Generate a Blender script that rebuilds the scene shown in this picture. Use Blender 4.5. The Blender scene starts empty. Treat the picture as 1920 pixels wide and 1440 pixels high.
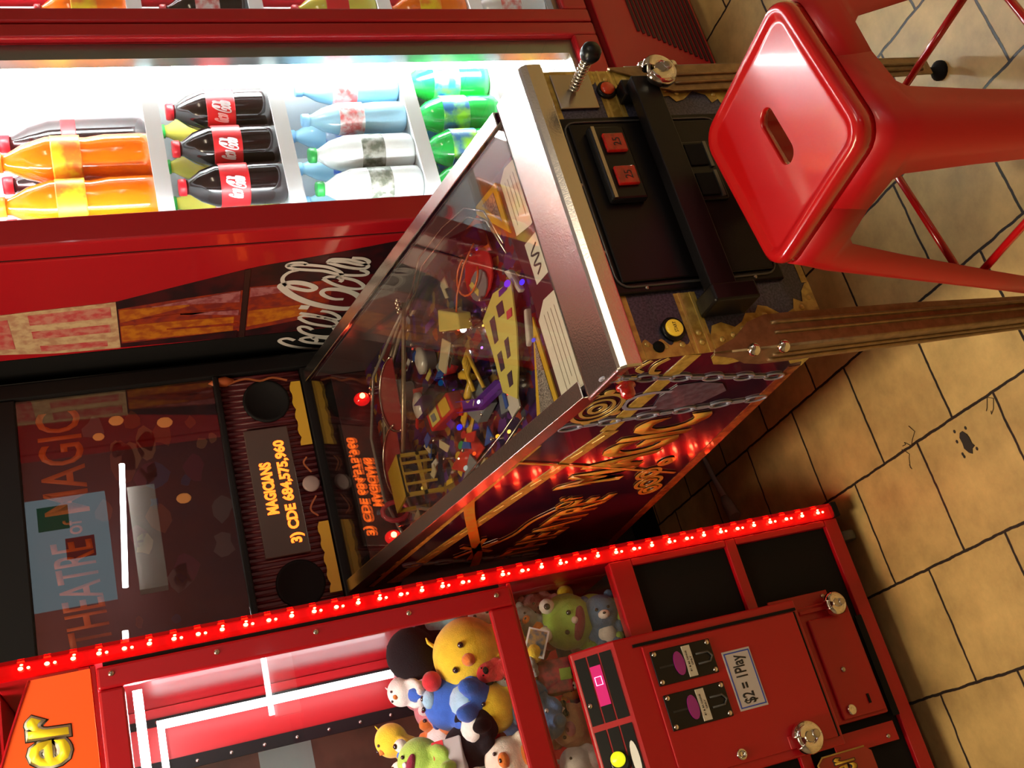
import bpy, bmesh, math, random
from mathutils import Vector, Matrix, noise
random.seed(7)
sc = bpy.context.scene
COL = sc.collection
PI = math.pi

# ------------------------------------------------------------------ camera
cam_data = bpy.data.cameras.new('camera')
cam = bpy.data.objects.new('camera', cam_data)
COL.objects.link(cam)
cam.matrix_world = Matrix(((-0.2564, 0.8896, -0.3779, -0.874),
                           (-0.2635, -0.4405, -0.8582, -1.3238),
                           (-0.9300, -0.1204, 0.3473, 1.598),
                           (0, 0, 0, 1)))
cam_data.sensor_width = 36
cam_data.lens = 37.49
cam_data.clip_start = 0.02
sc.camera = cam

# ------------------------------------------------------------------ world, exposure
w = bpy.data.worlds.new('world')
sc.world = w
w.use_nodes = True
w.node_tree.nodes['Background'].inputs[0].default_value = (0.9, 0.76, 0.58, 1)
w.node_tree.nodes['Background'].inputs[1].default_value = 0.085
sc.view_settings.view_transform = 'Standard'
sc.view_settings.look = 'None'
sc.view_settings.exposure = 0.0
sc.view_settings.gamma = 1.0
sc.view_settings.use_curve_mapping = False

def area(name, loc, target, sx, sy, power, color):
    l = bpy.data.lights.new(name, 'AREA')
    l.shape = 'RECTANGLE'; l.size = sx; l.size_y = sy; l.energy = power; l.color = color
    o = bpy.data.objects.new(name, l); COL.objects.link(o)
    o.location = loc
    o.rotation_euler = (Vector(target) - Vector(loc)).to_track_quat('-Z', 'Y').to_euler()
    return o
# shop ceiling lamps: one row over the aisle, one further back in the shop
area('ceiling_lamp_light', (-0.95, 0.22, 2.72), (-0.95, 0.22, 0), 0.35, 1.3, 38, (1.0, 0.83, 0.54))
area('ceiling_lamp_light_far', (0.9, -2.4, 2.72), (0.9, -2.4, 0), 1.2, 0.3, 16, (1.0, 0.84, 0.62))

# ------------------------------------------------------------------ materials
MATS = {}
def nodes_of(m):
    m.use_nodes = True
    return m.node_tree.nodes, m.node_tree.links
def mat(name, col, rough=0.5, metal=0.0, coat=0.0, emit=None, es=0.0, sheen=0.0, noise_amt=0.0, noise_scale=20.0, bump=0.0, bump_scale=200.0, spec=None, col2=None):
    if name in MATS: return MATS[name]
    m = bpy.data.materials.new(name); n, l = nodes_of(m)
    b = n['Principled BSDF']
    b.inputs['Base Color'].default_value = (*col, 1)
    b.inputs['Roughness'].default_value = rough
    b.inputs['Metallic'].default_value = metal
    b.inputs['Coat Weight'].default_value = coat
    b.inputs['Coat Roughness'].default_value = 0.06
    if spec is not None: b.inputs['Specular IOR Level'].default_value = spec
    if sheen: b.inputs['Sheen Weight'].default_value = sheen
    if emit:
        b.inputs['Emission Color'].default_value = (*emit, 1)
        b.inputs['Emission Strength'].default_value = es
    if noise_amt or bump or col2:
        tc = n.new('ShaderNodeTexCoord')
    if noise_amt or col2:
        t = n.new('ShaderNodeTexNoise'); t.inputs['Scale'].default_value = noise_scale; t.inputs['Detail'].default_value = 6
        l.new(tc.outputs['Object'], t.inputs['Vector'])
        mx = n.new('ShaderNodeMix'); mx.data_type = 'RGBA'
        c2 = col2 if col2 else tuple(c * (1 - noise_amt) for c in col)
        mx.inputs[6].default_value = (*col, 1); mx.inputs[7].default_value = (*c2, 1)
        mr = n.new('ShaderNodeMapRange'); mr.inputs[1].default_value = 0.4; mr.inputs[2].default_value = 0.6
        l.new(t.outputs['Fac'], mr.inputs[0]); l.new(mr.outputs[0], mx.inputs[0])
        l.new(mx.outputs[2], b.inputs['Base Color'])
    if bump:
        t2 = n.new('ShaderNodeTexNoise'); t2.inputs['Scale'].default_value = bump_scale
        l.new(tc.outputs['Object'], t2.inputs['Vector'])
        bp = n.new('ShaderNodeBump'); bp.inputs['Strength'].default_value = bump; bp.inputs['Distance'].default_value = 0.002
        l.new(t2.outputs['Fac'], bp.inputs['Height']); l.new(bp.outputs[0], b.inputs['Normal'])
    MATS[name] = m
    return m
def glass_mat(name, tint=(1, 1, 1), rough=0.0, base=0.04, boost=1.0):
    """thin pane: clear, with a mirror reflection that grows towards grazing angles"""
    m = bpy.data.materials.new(name); n, l = nodes_of(m)
    n.remove(n['Principled BSDF'])
    tr = n.new('ShaderNodeBsdfTransparent'); tr.inputs[0].default_value = (*tint, 1)
    gl = n.new('ShaderNodeBsdfGlossy'); gl.inputs['Roughness'].default_value = rough
    fc = n.new('ShaderNodeLayerWeight'); fc.inputs[0].default_value = 0.5
    pw = n.new('ShaderNodeMath'); pw.operation = 'POWER'; pw.inputs[1].default_value = 4.0
    fr = n.new('ShaderNodeMath'); fr.operation = 'MULTIPLY_ADD'; fr.inputs[1].default_value = 0.9; fr.inputs[2].default_value = base
    l.new(fc.outputs['Facing'], pw.inputs[0]); l.new(pw.outputs[0], fr.inputs[0])
    mu = n.new('ShaderNodeMath'); mu.operation = 'MULTIPLY'; mu.inputs[1].default_value = boost; mu.use_clamp = True
    mx = n.new('ShaderNodeMixShader')
    l.new(fr.outputs[0], mu.inputs[0]); l.new(mu.outputs[0], mx.inputs[0])
    l.new(tr.outputs[0], mx.inputs[1]); l.new(gl.outputs[0], mx.inputs[2])
    l.new(mx.outputs[0], n['Material Output'].inputs[0])
    MATS[name] = m
    return m
def emit_mat(name, col, s):
    m = bpy.data.materials.new(name); n, l = nodes_of(m)
    n.remove(n['Principled BSDF'])
    e = n.new('ShaderNodeEmission'); e.inputs[0].default_value = (*col, 1); e.inputs[1].default_value = s
    l.new(e.outputs[0], n['Material Output'].inputs[0])
    MATS[name] = m
    return m

RED = mat('red_enamel', (0.42, 0.002, 0.009), 0.34, coat=0.12, bump=0.15, bump_scale=900)
FRED = mat('fridge_red', (0.42, 0.008, 0.016), 0.28, coat=0.4)
SRED = mat('stool_red', (0.50, 0.006, 0.008), 0.22, coat=0.6)
SREDLEG = mat('stool_shaded_red', (0.47, 0.004, 0.008), 0.4, coat=0.15)  # same paint as the seat; the legs' shade is put into colour and gloss
BLK = mat('black_enamel', (0.006, 0.005, 0.006), 0.32, coat=0.0, spec=.3, bump=0.1, bump_scale=700)
BLKP = mat('black_plastic', (0.006, 0.006, 0.007), 0.3, spec=.35)
MATTE = mat('matte_black', (0.006, 0.006, 0.007), 0.7, spec=.2)
STEEL = mat('brushed_steel', (0.72, 0.70, 0.68), 0.24, 1.0, bump=0.1, bump_scale=300)
CHROME = mat('chrome', (0.78, 0.75, 0.70), 0.08, 1.0)
DCHROME = mat('dull_chrome', (0.5, 0.47, 0.42), 0.3, 1.0)
BRONZE = mat('bronze_leg', (0.36, 0.24, 0.125), 0.42, 0.75, noise_amt=0.25, noise_scale=60)
GOLD = mat('gold_print', (0.60, 0.44, 0.09), 0.35, 0.25, coat=0.5, noise_scale=70, col2=(0.40, 0.27, 0.05))
GOLD2 = mat('gold_relief', (0.62, 0.45, 0.12), 0.3, 0.4, coat=0.5)
ORG = mat('orange_print', (0.62, 0.17, 0.02), 0.35, coat=0.5, noise_scale=50, col2=(0.55, 0.30, 0.04))
SILV = mat('silver_print', (0.26, 0.27, 0.36), 0.35, coat=0.5)
BLUEF = mat('blue_fabric_print', (0.028, 0.030, 0.055), 0.5, coat=0.3, noise_scale=260, col2=(0.075, 0.075, 0.125))
SIDEART = mat('purple_side_print', (0.016, 0.007, 0.024), 0.16, coat=1.0, noise_scale=7, col2=(0.06, 0.006, 0.022))
CREAM = mat('card_cream', (0.68, 0.64, 0.52), 0.5)
WHITE = mat('white_plastic', (0.85, 0.87, 0.88), 0.4)
WPAINT = mat('white_liner', (0.86, 0.90, 0.93), 0.45)
INK = mat('ink_black', (0.02, 0.02, 0.02), 0.6)
BLUEI = mat('ink_blue', (0.03, 0.08, 0.5), 0.5)
ALU = mat('aluminium', (0.26, 0.30, 0.30), 0.3, 0.9)
MAROON = mat('maroon_print', (0.10, 0.012, 0.022), 0.5, noise_scale=14, col2=(0.04, 0.006, 0.012))
GLASS = glass_mat('clear_glass', boost=1.0)
TGLASS = glass_mat('table_glass', tint=(0.95, 0.95, 0.95), boost=1.5)
BGLASS = glass_mat('back_glass', tint=(0.9, 0.9, 0.9), boost=3.6)
SIDEGLOW = emit_mat('red_side_glow', (1.0, 0.09, 0.02), 34)
LEDY = emit_mat('led_core', (1.0, 0.85, 0.40), 30)
TUBEW = emit_mat('white_tube', (0.93, 0.98, 1.0), 14)
ROOMT = emit_mat('room_tube', (0.95, 0.98, 1.0), 22)

# ------------------------------------------------------------------ mesh helpers
def V(*a): return Vector(a)
class MB:
    def __init__(s): s.bm = bmesh.new(); s.sm = False
    def poly(s, pts):
        vs = [s.bm.verts.new(Vector(p)) for p in pts]
        try: s.bm.faces.new(vs)
        except Exception: pass
        return s
    def box(s, x0, x1, y0, y1, z0, z1):
        return s.prism([(x0, y0, z0), (x1, y0, z0), (x1, y1, z0), (x0, y1, z0)], (0, 0, z1 - z0))
    def prism(s, pts, vec):
        vec = Vector(vec)
        a = [s.bm.verts.new(Vector(p)) for p in pts]
        b = [s.bm.verts.new(Vector(p) + vec) for p in pts]
        n = len(a)
        try:
            s.bm.faces.new(a[::-1]); s.bm.faces.new(b)
            for i in range(n): s.bm.faces.new((a[i], a[(i + 1) % n], b[(i + 1) % n], b[i]))
        except Exception: pass
        return s
    def tube(s, path, r, seg=10, closed=False):
        path = [Vector(p) for p in path]; n = len(path)
        rs = r if isinstance(r, (list, tuple)) else [r] * n
        rings = []; up = None
        for i, p in enumerate(path):
            if closed: d = path[(i + 1) % n] - path[i - 1]
            else: d = path[min(i + 1, n - 1)] - path[max(i - 1, 0)]
            d.normalize()
            if up is None:
                up = Vector((0, 0, 1)) if abs(d.z) < 0.9 else Vector((1, 0, 0))
            a = d.cross(up); 
            if a.length < 1e-6: a = d.orthogonal()
            a.normalize(); b = a.cross(d).normalized(); up = b
            rings.append([s.bm.verts.new(p + (a * math.cos(t) + b * math.sin(t)) * rs[i]) for t in [2 * PI * k / seg for k in range(seg)]])
        m = n if closed else n - 1
        for i in range(m):
            A, B = rings[i], rings[(i + 1) % n]
            for k in range(seg): 
                f = s.bm.faces.new((A[k], A[(k + 1) % seg], B[(k + 1) % seg], B[k])); f.smooth = True
        if not closed:
            s.bm.faces.new(rings[0][::-1]); s.bm.faces.new(rings[-1])
        return s
    def lathe(s, prof, origin=(0, 0, 0), axis=(0, 0, 1), seg=24):
        ax = Vector(axis).normalized(); a = ax.orthogonal().normalized(); b = ax.cross(a); o = Vector(origin)
        rings = []
        for r, h in prof:
            rings.append([s.bm.verts.new(o + ax * h + (a * math.cos(2 * PI * k / seg) + b * math.sin(2 * PI * k / seg)) * max(r, 1e-5)) for k in range(seg)])
        for A, B in zip(rings, rings[1:]):
            for k in range(seg):
                f = s.bm.faces.new((A[k], A[(k + 1) % seg], B[(k + 1) % seg], B[k])); f.smooth = True
        s.bm.faces.new(rings[0][::-1]); s.bm.faces.new(rings[-1])
        return s
    def ball(s, c, r, sub=3, rot=None):
        rr = Vector(r) if isinstance(r, (tuple, list)) else Vector((r, r, r))
        M = Matrix.Translation(Vector(c)) @ (rot.to_4x4() if rot else Matrix.Identity(4)) @ Matrix.Diagonal((*rr, 1))
        res = bmesh.ops.create_icosphere(s.bm, subdivisions=sub, radius=1, matrix=M)
        for v in res['verts']:
            for f in v.link_faces: f.smooth = True
        return s
    def cyl(s, a, b, r, seg=16): return s.tube([a, b], r, seg)
    def build(s, name, m, parent=None, off=(0, 0, 0), bevel=0, bseg=2, smooth=None):
        bm = s.bm
        bmesh.ops.recalc_face_normals(bm, faces=bm.faces)
        if any(off): bmesh.ops.translate(bm, vec=-Vector(off), verts=bm.verts)
        me = bpy.data.meshes.new(name); bm.to_mesh(me); bm.free()
        o = bpy.data.objects.new(name, me); COL.objects.link(o)
        me.materials.append(m)
        if parent: o.parent = parent
        if bevel:
            md = o.modifiers.new('bevel', 'BEVEL'); md.width = bevel; md.segments = bseg; md.limit_method = 'ANGLE'; md.angle_limit = 0.6
        return o
def B(*boxes):
    m = MB()
    for b in boxes: m.box(*b)
    return m
def tag(o, label=None, cat=None, group=None, kind=None):
    if label: o['label'] = label
    if cat: o['category'] = cat
    if group: o['group'] = group
    if kind: o['kind'] = kind
    return o
def thing(name, loc, label, cat, group=None, rz=0):
    o = bpy.data.objects.new(name, None); COL.objects.link(o); o.location = loc; o.rotation_euler = (0, 0, rz)
    o.empty_display_size = 0.05
    return tag(o, label, cat, group)
def text_fit(name, string, org, right, up, m, parent, off=(0, 0, 0), th=0.0006, bold=0.0):
    """text whose bounding box is spanned by the vectors right and up from org (its lower left corner)"""
    cu = bpy.data.curves.new('t', 'FONT'); cu.body = string; cu.offset = bold; cu.resolution_u = 3
    o = bpy.data.objects.new('t', cu); COL.objects.link(o)
    bpy.context.view_layer.update()
    me = bpy.data.meshes.new_from_object(o.evaluated_get(bpy.context.evaluated_depsgraph_get()))
    bpy.data.objects.remove(o)
    xs = [v.co.x for v in me.vertices]; ys = [v.co.y for v in me.vertices]
    x0, x1, y0, y1 = min(xs), max(xs), min(ys), max(ys)
    R, U = Vector(right), Vector(up); N = R.cross(U).normalized() * th
    bm = bmesh.new(); bm.from_mesh(me)
    for v in bm.verts:
        v.co = Vector(org) + R * ((v.co.x - x0) / (x1 - x0)) + U * ((v.co.y - y0) / (y1 - y0)) + N
    r = bmesh.ops.extrude_face_region(bm, geom=bm.faces[:])
    for g in r['geom']:
        if isinstance(g, bmesh.types.BMVert): g.co -= N * 0.9
    mb = MB(); mb.bm.free(); mb.bm = bm
    bpy.data.meshes.remove(me)
    return mb.build(name, m, parent, off)
def ribbon(mb, pts, wd, nrm, th=0.0008, taper=True):
    """flat stroke of width wd along pts, lying in the plane with normal nrm"""
    P = [Vector(p) for p in pts]; N = Vector(nrm).normalized()
    # smooth (Catmull-Rom)
    Q = []
    for i in range(len(P) - 1):
        a, b, c, d = P[max(i - 1, 0)], P[i], P[i + 1], P[min(i + 2, len(P) - 1)]
        for k in range(4):
            t = k / 4
            Q.append(0.5 * ((2 * b) + (-a + c) * t + (2 * a - 5 * b + 4 * c - d) * t * t + (-a + 3 * b - 3 * c + d) * t ** 3))
    Q.append(P[-1])
    L, Rr = [], []
    for i, q in enumerate(Q):
        d = (Q[min(i + 1, len(Q) - 1)] - Q[max(i - 1, 0)]).normalized()
        s = d.cross(N).normalized()
        ww = wd(i / (len(Q) - 1)) if callable(wd) else wd
        L.append(q + s * ww / 2); Rr.append(q - s * ww / 2)
    for i in range(len(Q) - 1):
        mb.prism([L[i], L[i + 1], Rr[i + 1], Rr[i]], N * th)
    return mb
def disc(mb, c, r, nrm, th, seg=24):
    return mb.lathe([(r, 0), (r, th)], c, nrm, seg)

# ================================================================== ROOM
fl = MB().poly([(-3.2, -4.2, 0), (3.2, -4.2, 0), (3.2, 1.75, 0), (-3.2, 1.75, 0)])
m = bpy.data.materials.new('floor_tiles'); n, l = nodes_of(m); b = n['Principled BSDF']
tc = n.new('ShaderNodeTexCoord'); sp = n.new('ShaderNodeSeparateXYZ'); cb = n.new('ShaderNodeCombineXYZ')
ax_ = n.new('ShaderNodeMath'); ax_.inputs[1].default_value = 0.336 + 0.248 * 40
ay_ = n.new('ShaderNodeMath'); ay_.inputs[1].default_value = -0.231 + 0.25 * 40
wob = n.new('ShaderNodeTexNoise'); wob.inputs['Scale'].default_value = 26; wob.inputs['Detail'].default_value = 3
wv = n.new('ShaderNodeVectorMath'); wv.operation = 'SCALE'; wv.inputs[3].default_value = 0.007
ad = n.new('ShaderNodeVectorMath'); ad.operation = 'ADD'
l.new(tc.outputs['Object'], wob.inputs['Vector']); l.new(wob.outputs['Color'], wv.inputs[0])
l.new(tc.outputs['Object'], ad.inputs[0]); l.new(wv.outputs[0], ad.inputs[1])
l.new(ad.outputs[0], sp.inputs[0]); l.new(sp.outputs['X'], ax_.inputs[0]); l.new(sp.outputs['Y'], ay_.inputs[0])
l.new(ay_.outputs[0], cb.inputs['X']); l.new(ax_.outputs[0], cb.inputs['Y'])
br = n.new('ShaderNodeTexBrick'); br.offset = 0.5; br.offset_frequency = 2
for k, v in (('Scale', 1), ('Mortar Size', 0.0036), ('Mortar Smooth', 0.3), ('Bias', 0.0), ('Brick Width', 0.25), ('Row Height', 0.248)): br.inputs[k].default_value = v
br.inputs['Color1'].default_value = (0.66, 0.455, 0.175, 1); br.inputs['Color2'].default_value = (0.56, 0.375, 0.145, 1); br.inputs['Mortar'].default_value = (0.03, 0.022, 0.018, 1)
l.new(cb.outputs[0], br.inputs['Vector'])
nz = n.new('ShaderNodeTexNoise'); nz.inputs['Scale'].default_value = 9; nz.inputs['Detail'].default_value = 9; nz.inputs['Roughness'].default_value = 0.65
l.new(tc.outputs['Object'], nz.inputs['Vector'])
mr = n.new('ShaderNodeMapRange'); mr.inputs[1].default_value = 0.3; mr.inputs[2].default_value = 0.7; mr.inputs[3].default_value = 0.66; mr.inputs[4].default_value = 1.15
l.new(nz.outputs['Fac'], mr.inputs[0])
mx = n.new('ShaderNodeVectorMath'); mx.operation = 'SCALE'; l.new(br.outputs['Color'], mx.inputs[0]); l.new(mr.outputs[0], mx.inputs[3])
l.new(mx.outputs[0], b.inputs['Base Color']); b.inputs['Roughness'].default_value = 0.42; b.inputs['Specular IOR Level'].default_value = 0.35
bp = n.new('ShaderNodeBump'); bp.inputs['Strength'].default_value = 0.5; bp.inputs['Distance'].default_value = 0.003; bp.invert = True
l.new(br.outputs['Fac'], bp.inputs['Height']); l.new(bp.outputs[0], b.inputs['Normal'])
MATS['floor'] = m
tag(fl.build('floor', m), kind='structure')

WALLM = mat('wall_paint', (0.50, 0.42, 0.32), 0.7, noise_amt=0.1, noise_scale=3)
DWALL = mat('dark_wall', (0.05, 0.045, 0.045), 0.7, noise_amt=0.2, noise_scale=3)
CEIL = mat('ceiling_paint', (0.62, 0.57, 0.48), 0.8, noise_amt=0.05, noise_scale=2)
tag(B((-3.2, 3.2, 1.75, 1.85, 0, 2.9)).build('wall_back', DWALL), kind='structure')
tag(B((-3.3, -3.2, -4.2, 1.75, 0, 2.9)).build('wall_left', WALLM), kind='structure')
tag(B((3.2, 3.3, -4.2, 1.75, 0, 2.9)).build('wall_right', WALLM), kind='structure')
tag(B((-3.2, 3.2, -4.3, -4.2, 0, 2.9)).build('wall_front', WALLM), kind='structure')
tag(B((-3.2, 3.2, -4.2, 1.75, 2.9, 3.0)).build('ceiling', CEIL), kind='structure')
tag(B((-3.2, 3.2, 1.738, 1.75, 0, 0.09)).build('baseboard_back', MATTE), kind='structure')
LAMPB = emit_mat('lamp_diffuser', (1.0, 0.84, 0.6), 4.5)
for nm, (x, y, sx, sy), lab in (('ceiling_lamp', (-0.95, 0.22, 0.2, 0.68), 'long ceiling lamp above the aisle in front of the claw machine'),
                           ('ceiling_lamp', (0.9, -2.4, 0.62, 0.17), 'ceiling lamp above the far drinks counter')):
    t = thing(nm, (x, y, 2.9), lab, 'ceiling lamp')
    B((x - sx, x + sx, y - sy, y + sy, 2.80, 2.9)).build('housing', WHITE, t, (x, y, 2.9), bevel=0.004)
    B((x - sx + .02, x + sx - .02, y - sy + .02, y + sy - .02, 2.775, 2.80)).build('diffuser', LAMPB, t, (x, y, 2.9))

# ================================================================== FRIDGE
FX0, FX1, FY0, FY1 = 0.366, 1.52, 0.55, 1.12
fo = (0.94, 0.83, 0)
FR = thing('drinks_fridge', fo, 'red upright drinks fridge with lit glass doors and a cola bottle poster on its side', 'fridge')
f_ = lambda mb, name, m, p=FR, **k: mb.build(name, m, p, fo, **k)
f_(B((FX0, FX0 + .03, FY0 + .055, 1.005, 0.03, 2.02)), 'side_panel', FRED, bevel=0.003)
f_(B((FX0, FX0 + .03, 1.006, FY1, 0.03, 2.02)), 'rear_housing', MATTE)
f_(B((FX1 - .03, FX1, FY0 + .055, FY1, 0.03, 2.02)), 'side_panel', FRED, bevel=0.003)
f_(B((FX0 + .031, FX1 - .031, FY1 - .03, FY1, 0.03, 2.02)), 'back_panel', MATTE)
f_(B((FX0 + .031, FX1 - .031, FY0 + .055, FY1 - .031, 1.93, 2.02)), 'top_panel', FRED)
f_(B((FX0 + .031, FX1 - .031, FY0 + .01, FY1 - .031, 0.03, 0.326)), 'base_panel', FRED, bevel=0.004)
for x in (FX0 + .08, FX1 - .08):
    for y in (FY0 + .10, FY1 - .08):
        f_(MB().cyl((x, y, 0), (x, y, 0.03), 0.02), 'foot', BLKP)
gr = MB()
for k in range(15):
    z = 0.040 + k * 0.0128
    xl = 0.787 + (z - 0.037) * 0.62
    gr.box(xl, 1.26 + (z - .037) * .62, FY0 + .0068, FY0 + .0098, z, z + 0.0072)
f_(gr, 'grille', mat('grille_dark', (0.045, 0.010, 0.010), 0.6))
# liner
f_(B((FX0 + .0305, FX0 + .045, .62, 1.06, .40, 1.92)), 'liner', WPAINT)
f_(B((FX0 + .046, FX1 - .046, 1.061, 1.085, .40, 1.92)), 'liner', WPAINT)
f_(B((FX0 + .0305, FX1 - .0305, .61, 1.085, .35, .395)), 'liner', WPAINT)
f_(B((.925, .945, .625, 1.06, .40, 1.92)), 'liner', WPAINT)
def door(x0, x1, stile):
    dr = f_(B((x0, x0 + stile, FY0, FY0 + .05, .35, 1.99), (x1 - .040, x1, FY0, FY0 + .05, .35, 1.99),
              (x0 + stile, x1 - .040, FY0, FY0 + .05, .35, .417), (x0 + stile, x1 - .040, FY0, FY0 + .05, 1.90, 1.99)), 'door', FRED, bevel=0.006, bseg=3)
    a, c = x0 + stile, x1 - .040
    g = f_(B((a, c, FY0 + .016, FY0 + .020, .417, 1.90)), 'glass', GLASS, dr)
    t = f_(B((c - .042, c, FY0 + .022, FY0 + .048, .417, 1.9), (a, a + .008, FY0 + .022, FY0 + .048, .417, 1.9), (a + .008, c - .042, FY0 + .022, FY0 + .048, .417, .432)), 'inner_trim', ALU, dr)
    f_(B((x0 + .004, a, FY0 + .0505, FY0 + .056, .352, 1.988), (c, x1 - .004, FY0 + .0505, FY0 + .056, .352, 1.988),
         (a, c, FY0 + .0505, FY0 + .056, .352, .417), (a, c, FY0 + .0505, FY0 + .056, 1.9, 1.988)), 'gasket', MATTE, dr)
    f_(B((a + .03, c - .035, FY0 + .0505, FY0 + .054, .405, .41)), 'trim_strip', ALU, dr)
    return dr
door(FX0, .925, .064); door(.929, FX1, .041)
FLED = emit_mat('fridge_led', (0.92, 1.0, 0.99), 95)
f_(B((.845, .872, .612, .625, .43, 1.90)), 'led_tube', FLED)
f_(B((1.40, 1.425, .612, .625, .43, 1.90)), 'led_tube', FLED)
f_(B((.420, .428, .60, .615, .43, 1.90)), 'led_tube', FLED)  # added strip, unseen behind the left stile, to brighten the bottles
f_(B((.42, .86, .64, .66, 1.915, 1.925), (1.0, 1.45, .64, .66, 1.915, 1.925)), 'led_tube', FLED)
SHZ = [0.62, 0.862, 1.178, 1.455]
for z in SHZ:
    for a, c in ((.413, .924), (.946, 1.473)):
        s = f_(B((a, c, .63, 1.055, z - .010, z)), 'shelf', WPAINT)
        f_(B((a, c, .624, .6295, z - .022, z + .012)), 'price_rail', mat('rail_white', (0.9, 0.93, 0.95), 0.35), s)
# --- poster on the side: cola bottle and script
PX = FX0
BU = [(0.801, 1.90), (0.801, 1.801), (0.795, 1.739), (0.788, 1.577), (0.749, 1.459), (0.691, 1.281), (0.659, 1.106), (0.625, 0.949), (0.62, .80), (.64, .62), (.66, .5)]
BL = [(0.965, 1.90), (0.971, 1.824), (0.991, 1.706), (0.995, 1.553), (1.0, 1.405), (1.002, 1.256), (1.0, 1.141), (1.0, .95), (1.0, .80), (1.0, .62), (.99, .5)]
def interp(tab, z):
    for (ya, za), (yb, zb) in zip(tab, tab[1:]):
        if za >= z >= zb: return ya + (yb - ya) * (za - z) / (za - zb)
    return tab[-1][0]
bd = MB()
zs = [1.90 - i * 0.02 for i in range(71)]
def strip(z0, z1, f0, f1, x, th=.0006):
    mb = MB(); zz = [z0]
    while zz[-1] - .03 > z1: zz.append(zz[-1] - .03)
    zz.append(z1)
    for a, c in zip(zz, zz[1:]):
        q = lambda z, f: interp(BU, z) + (interp(BL, z) - interp(BU, z)) * f
        mb.prism([(x, q(a, f0), a), (x, q(c, f0), c), (x, q(c, f1), c), (x, q(a, f1), a)], (-th, 0, 0))
    return mb
bot = f_(strip(1.90, .5, 0, 1, PX), 'bottle_picture', mat('cola_dark', (0.020, 0.008, 0.012), 0.35, noise_scale=25, col2=(0.05, 0.008, 0.012)))
def art(z0, z1, f0, f1, m, lay=1): f_(strip(z0, z1, f0, f1, PX - .0006 * lay), 'printed_band', m, bot)
CR = mat('cap_cream', (0.60, 0.45, 0.27), 0.4, noise_scale=40, col2=(0.45, 0.25, 0.16))
PK = mat('cap_pink', (0.50, 0.07, 0.08), 0.4, noise_scale=50, col2=(0.55, 0.22, 0.18))
AM = mat('cola_amber', (0.50, 0.17, 0.012), 0.4, noise_scale=45, col2=(0.34, 0.07, 0.012))
AM2 = mat('cola_rust', (0.30, 0.035, 0.012), 0.4, noise_scale=45, col2=(0.17, 0.02, 0.02))
PL = mat('cola_highlight', (0.38, 0.14, 0.16), 0.4, noise_scale=60, col2=(0.25, 0.05, 0.06))
art(1.90, 1.573, 0, 1, CR); art(1.89, 1.79, .12, .85, PK, 2); art(1.75, 1.585, .08, .3, PK, 2); art(1.75, 1.59, .45, .62, PK, 2); art(1.74, 1.6, .80, .93, PK, 2)
def wedge(z0, z1, a0, b0, a1, b1, m, lay=1):
    mb = MB(); nn = 8
    for k in range(nn):
        t0, t1 = k / nn, (k + 1) / nn; za, zb = z0 + (z1 - z0) * t0, z0 + (z1 - z0) * t1
        q = lambda z, f: interp(BU, z) + (interp(BL, z) - interp(BU, z)) * f
        mb.prism([(PX - .0006 * lay, q(za, a0 + (a1 - a0) * t0), za), (PX - .0006 * lay, q(zb, a0 + (a1 - a0) * t1), zb), (PX - .0006 * lay, q(zb, b0 + (b1 - b0) * t1), zb), (PX - .0006 * lay, q(za, b0 + (b1 - b0) * t0), za)], (-.0006, 0, 0))
    f_(mb, 'printed_band', m, bot)
wedge(1.570, 1.305, .16, .90, .28, .90, AM2)
wedge(1.568, 1.42, .18, .44, .34, .36, AM, 2); wedge(1.568, 1.32, .52, .86, .66, .88, AM, 2); wedge(1.50, 1.31, .24, .25, .28, .44, PL, 3)
wedge(1.54, 1.34, .42, .54, .50, .50, AM2, 3); wedge(1.44, 1.31, .46, .48, .56, .64, PL, 3); wedge(1.47, 1.31, .70, .72, .76, .80, AM2, 3); wedge(1.52, 1.31, .90, .96, .88, 1.0, bot.data.materials[0], 3)
art(1.304, 1.292, .0, 1, mat('neck_ring', (.03, .012, .012), .4), 3)
wedge(1.290, 1.10, .26, .90, .34, .80, AM2); wedge(1.288, 1.15, .60, .84, .62, .76, AM, 2); wedge(1.288, 1.18, .27, .40, .34, .40, PL, 2)
wedge(1.10, .60, .34, .80, .36, .70, mat('cola_deep', (.10, .008, .012), .4))
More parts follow.
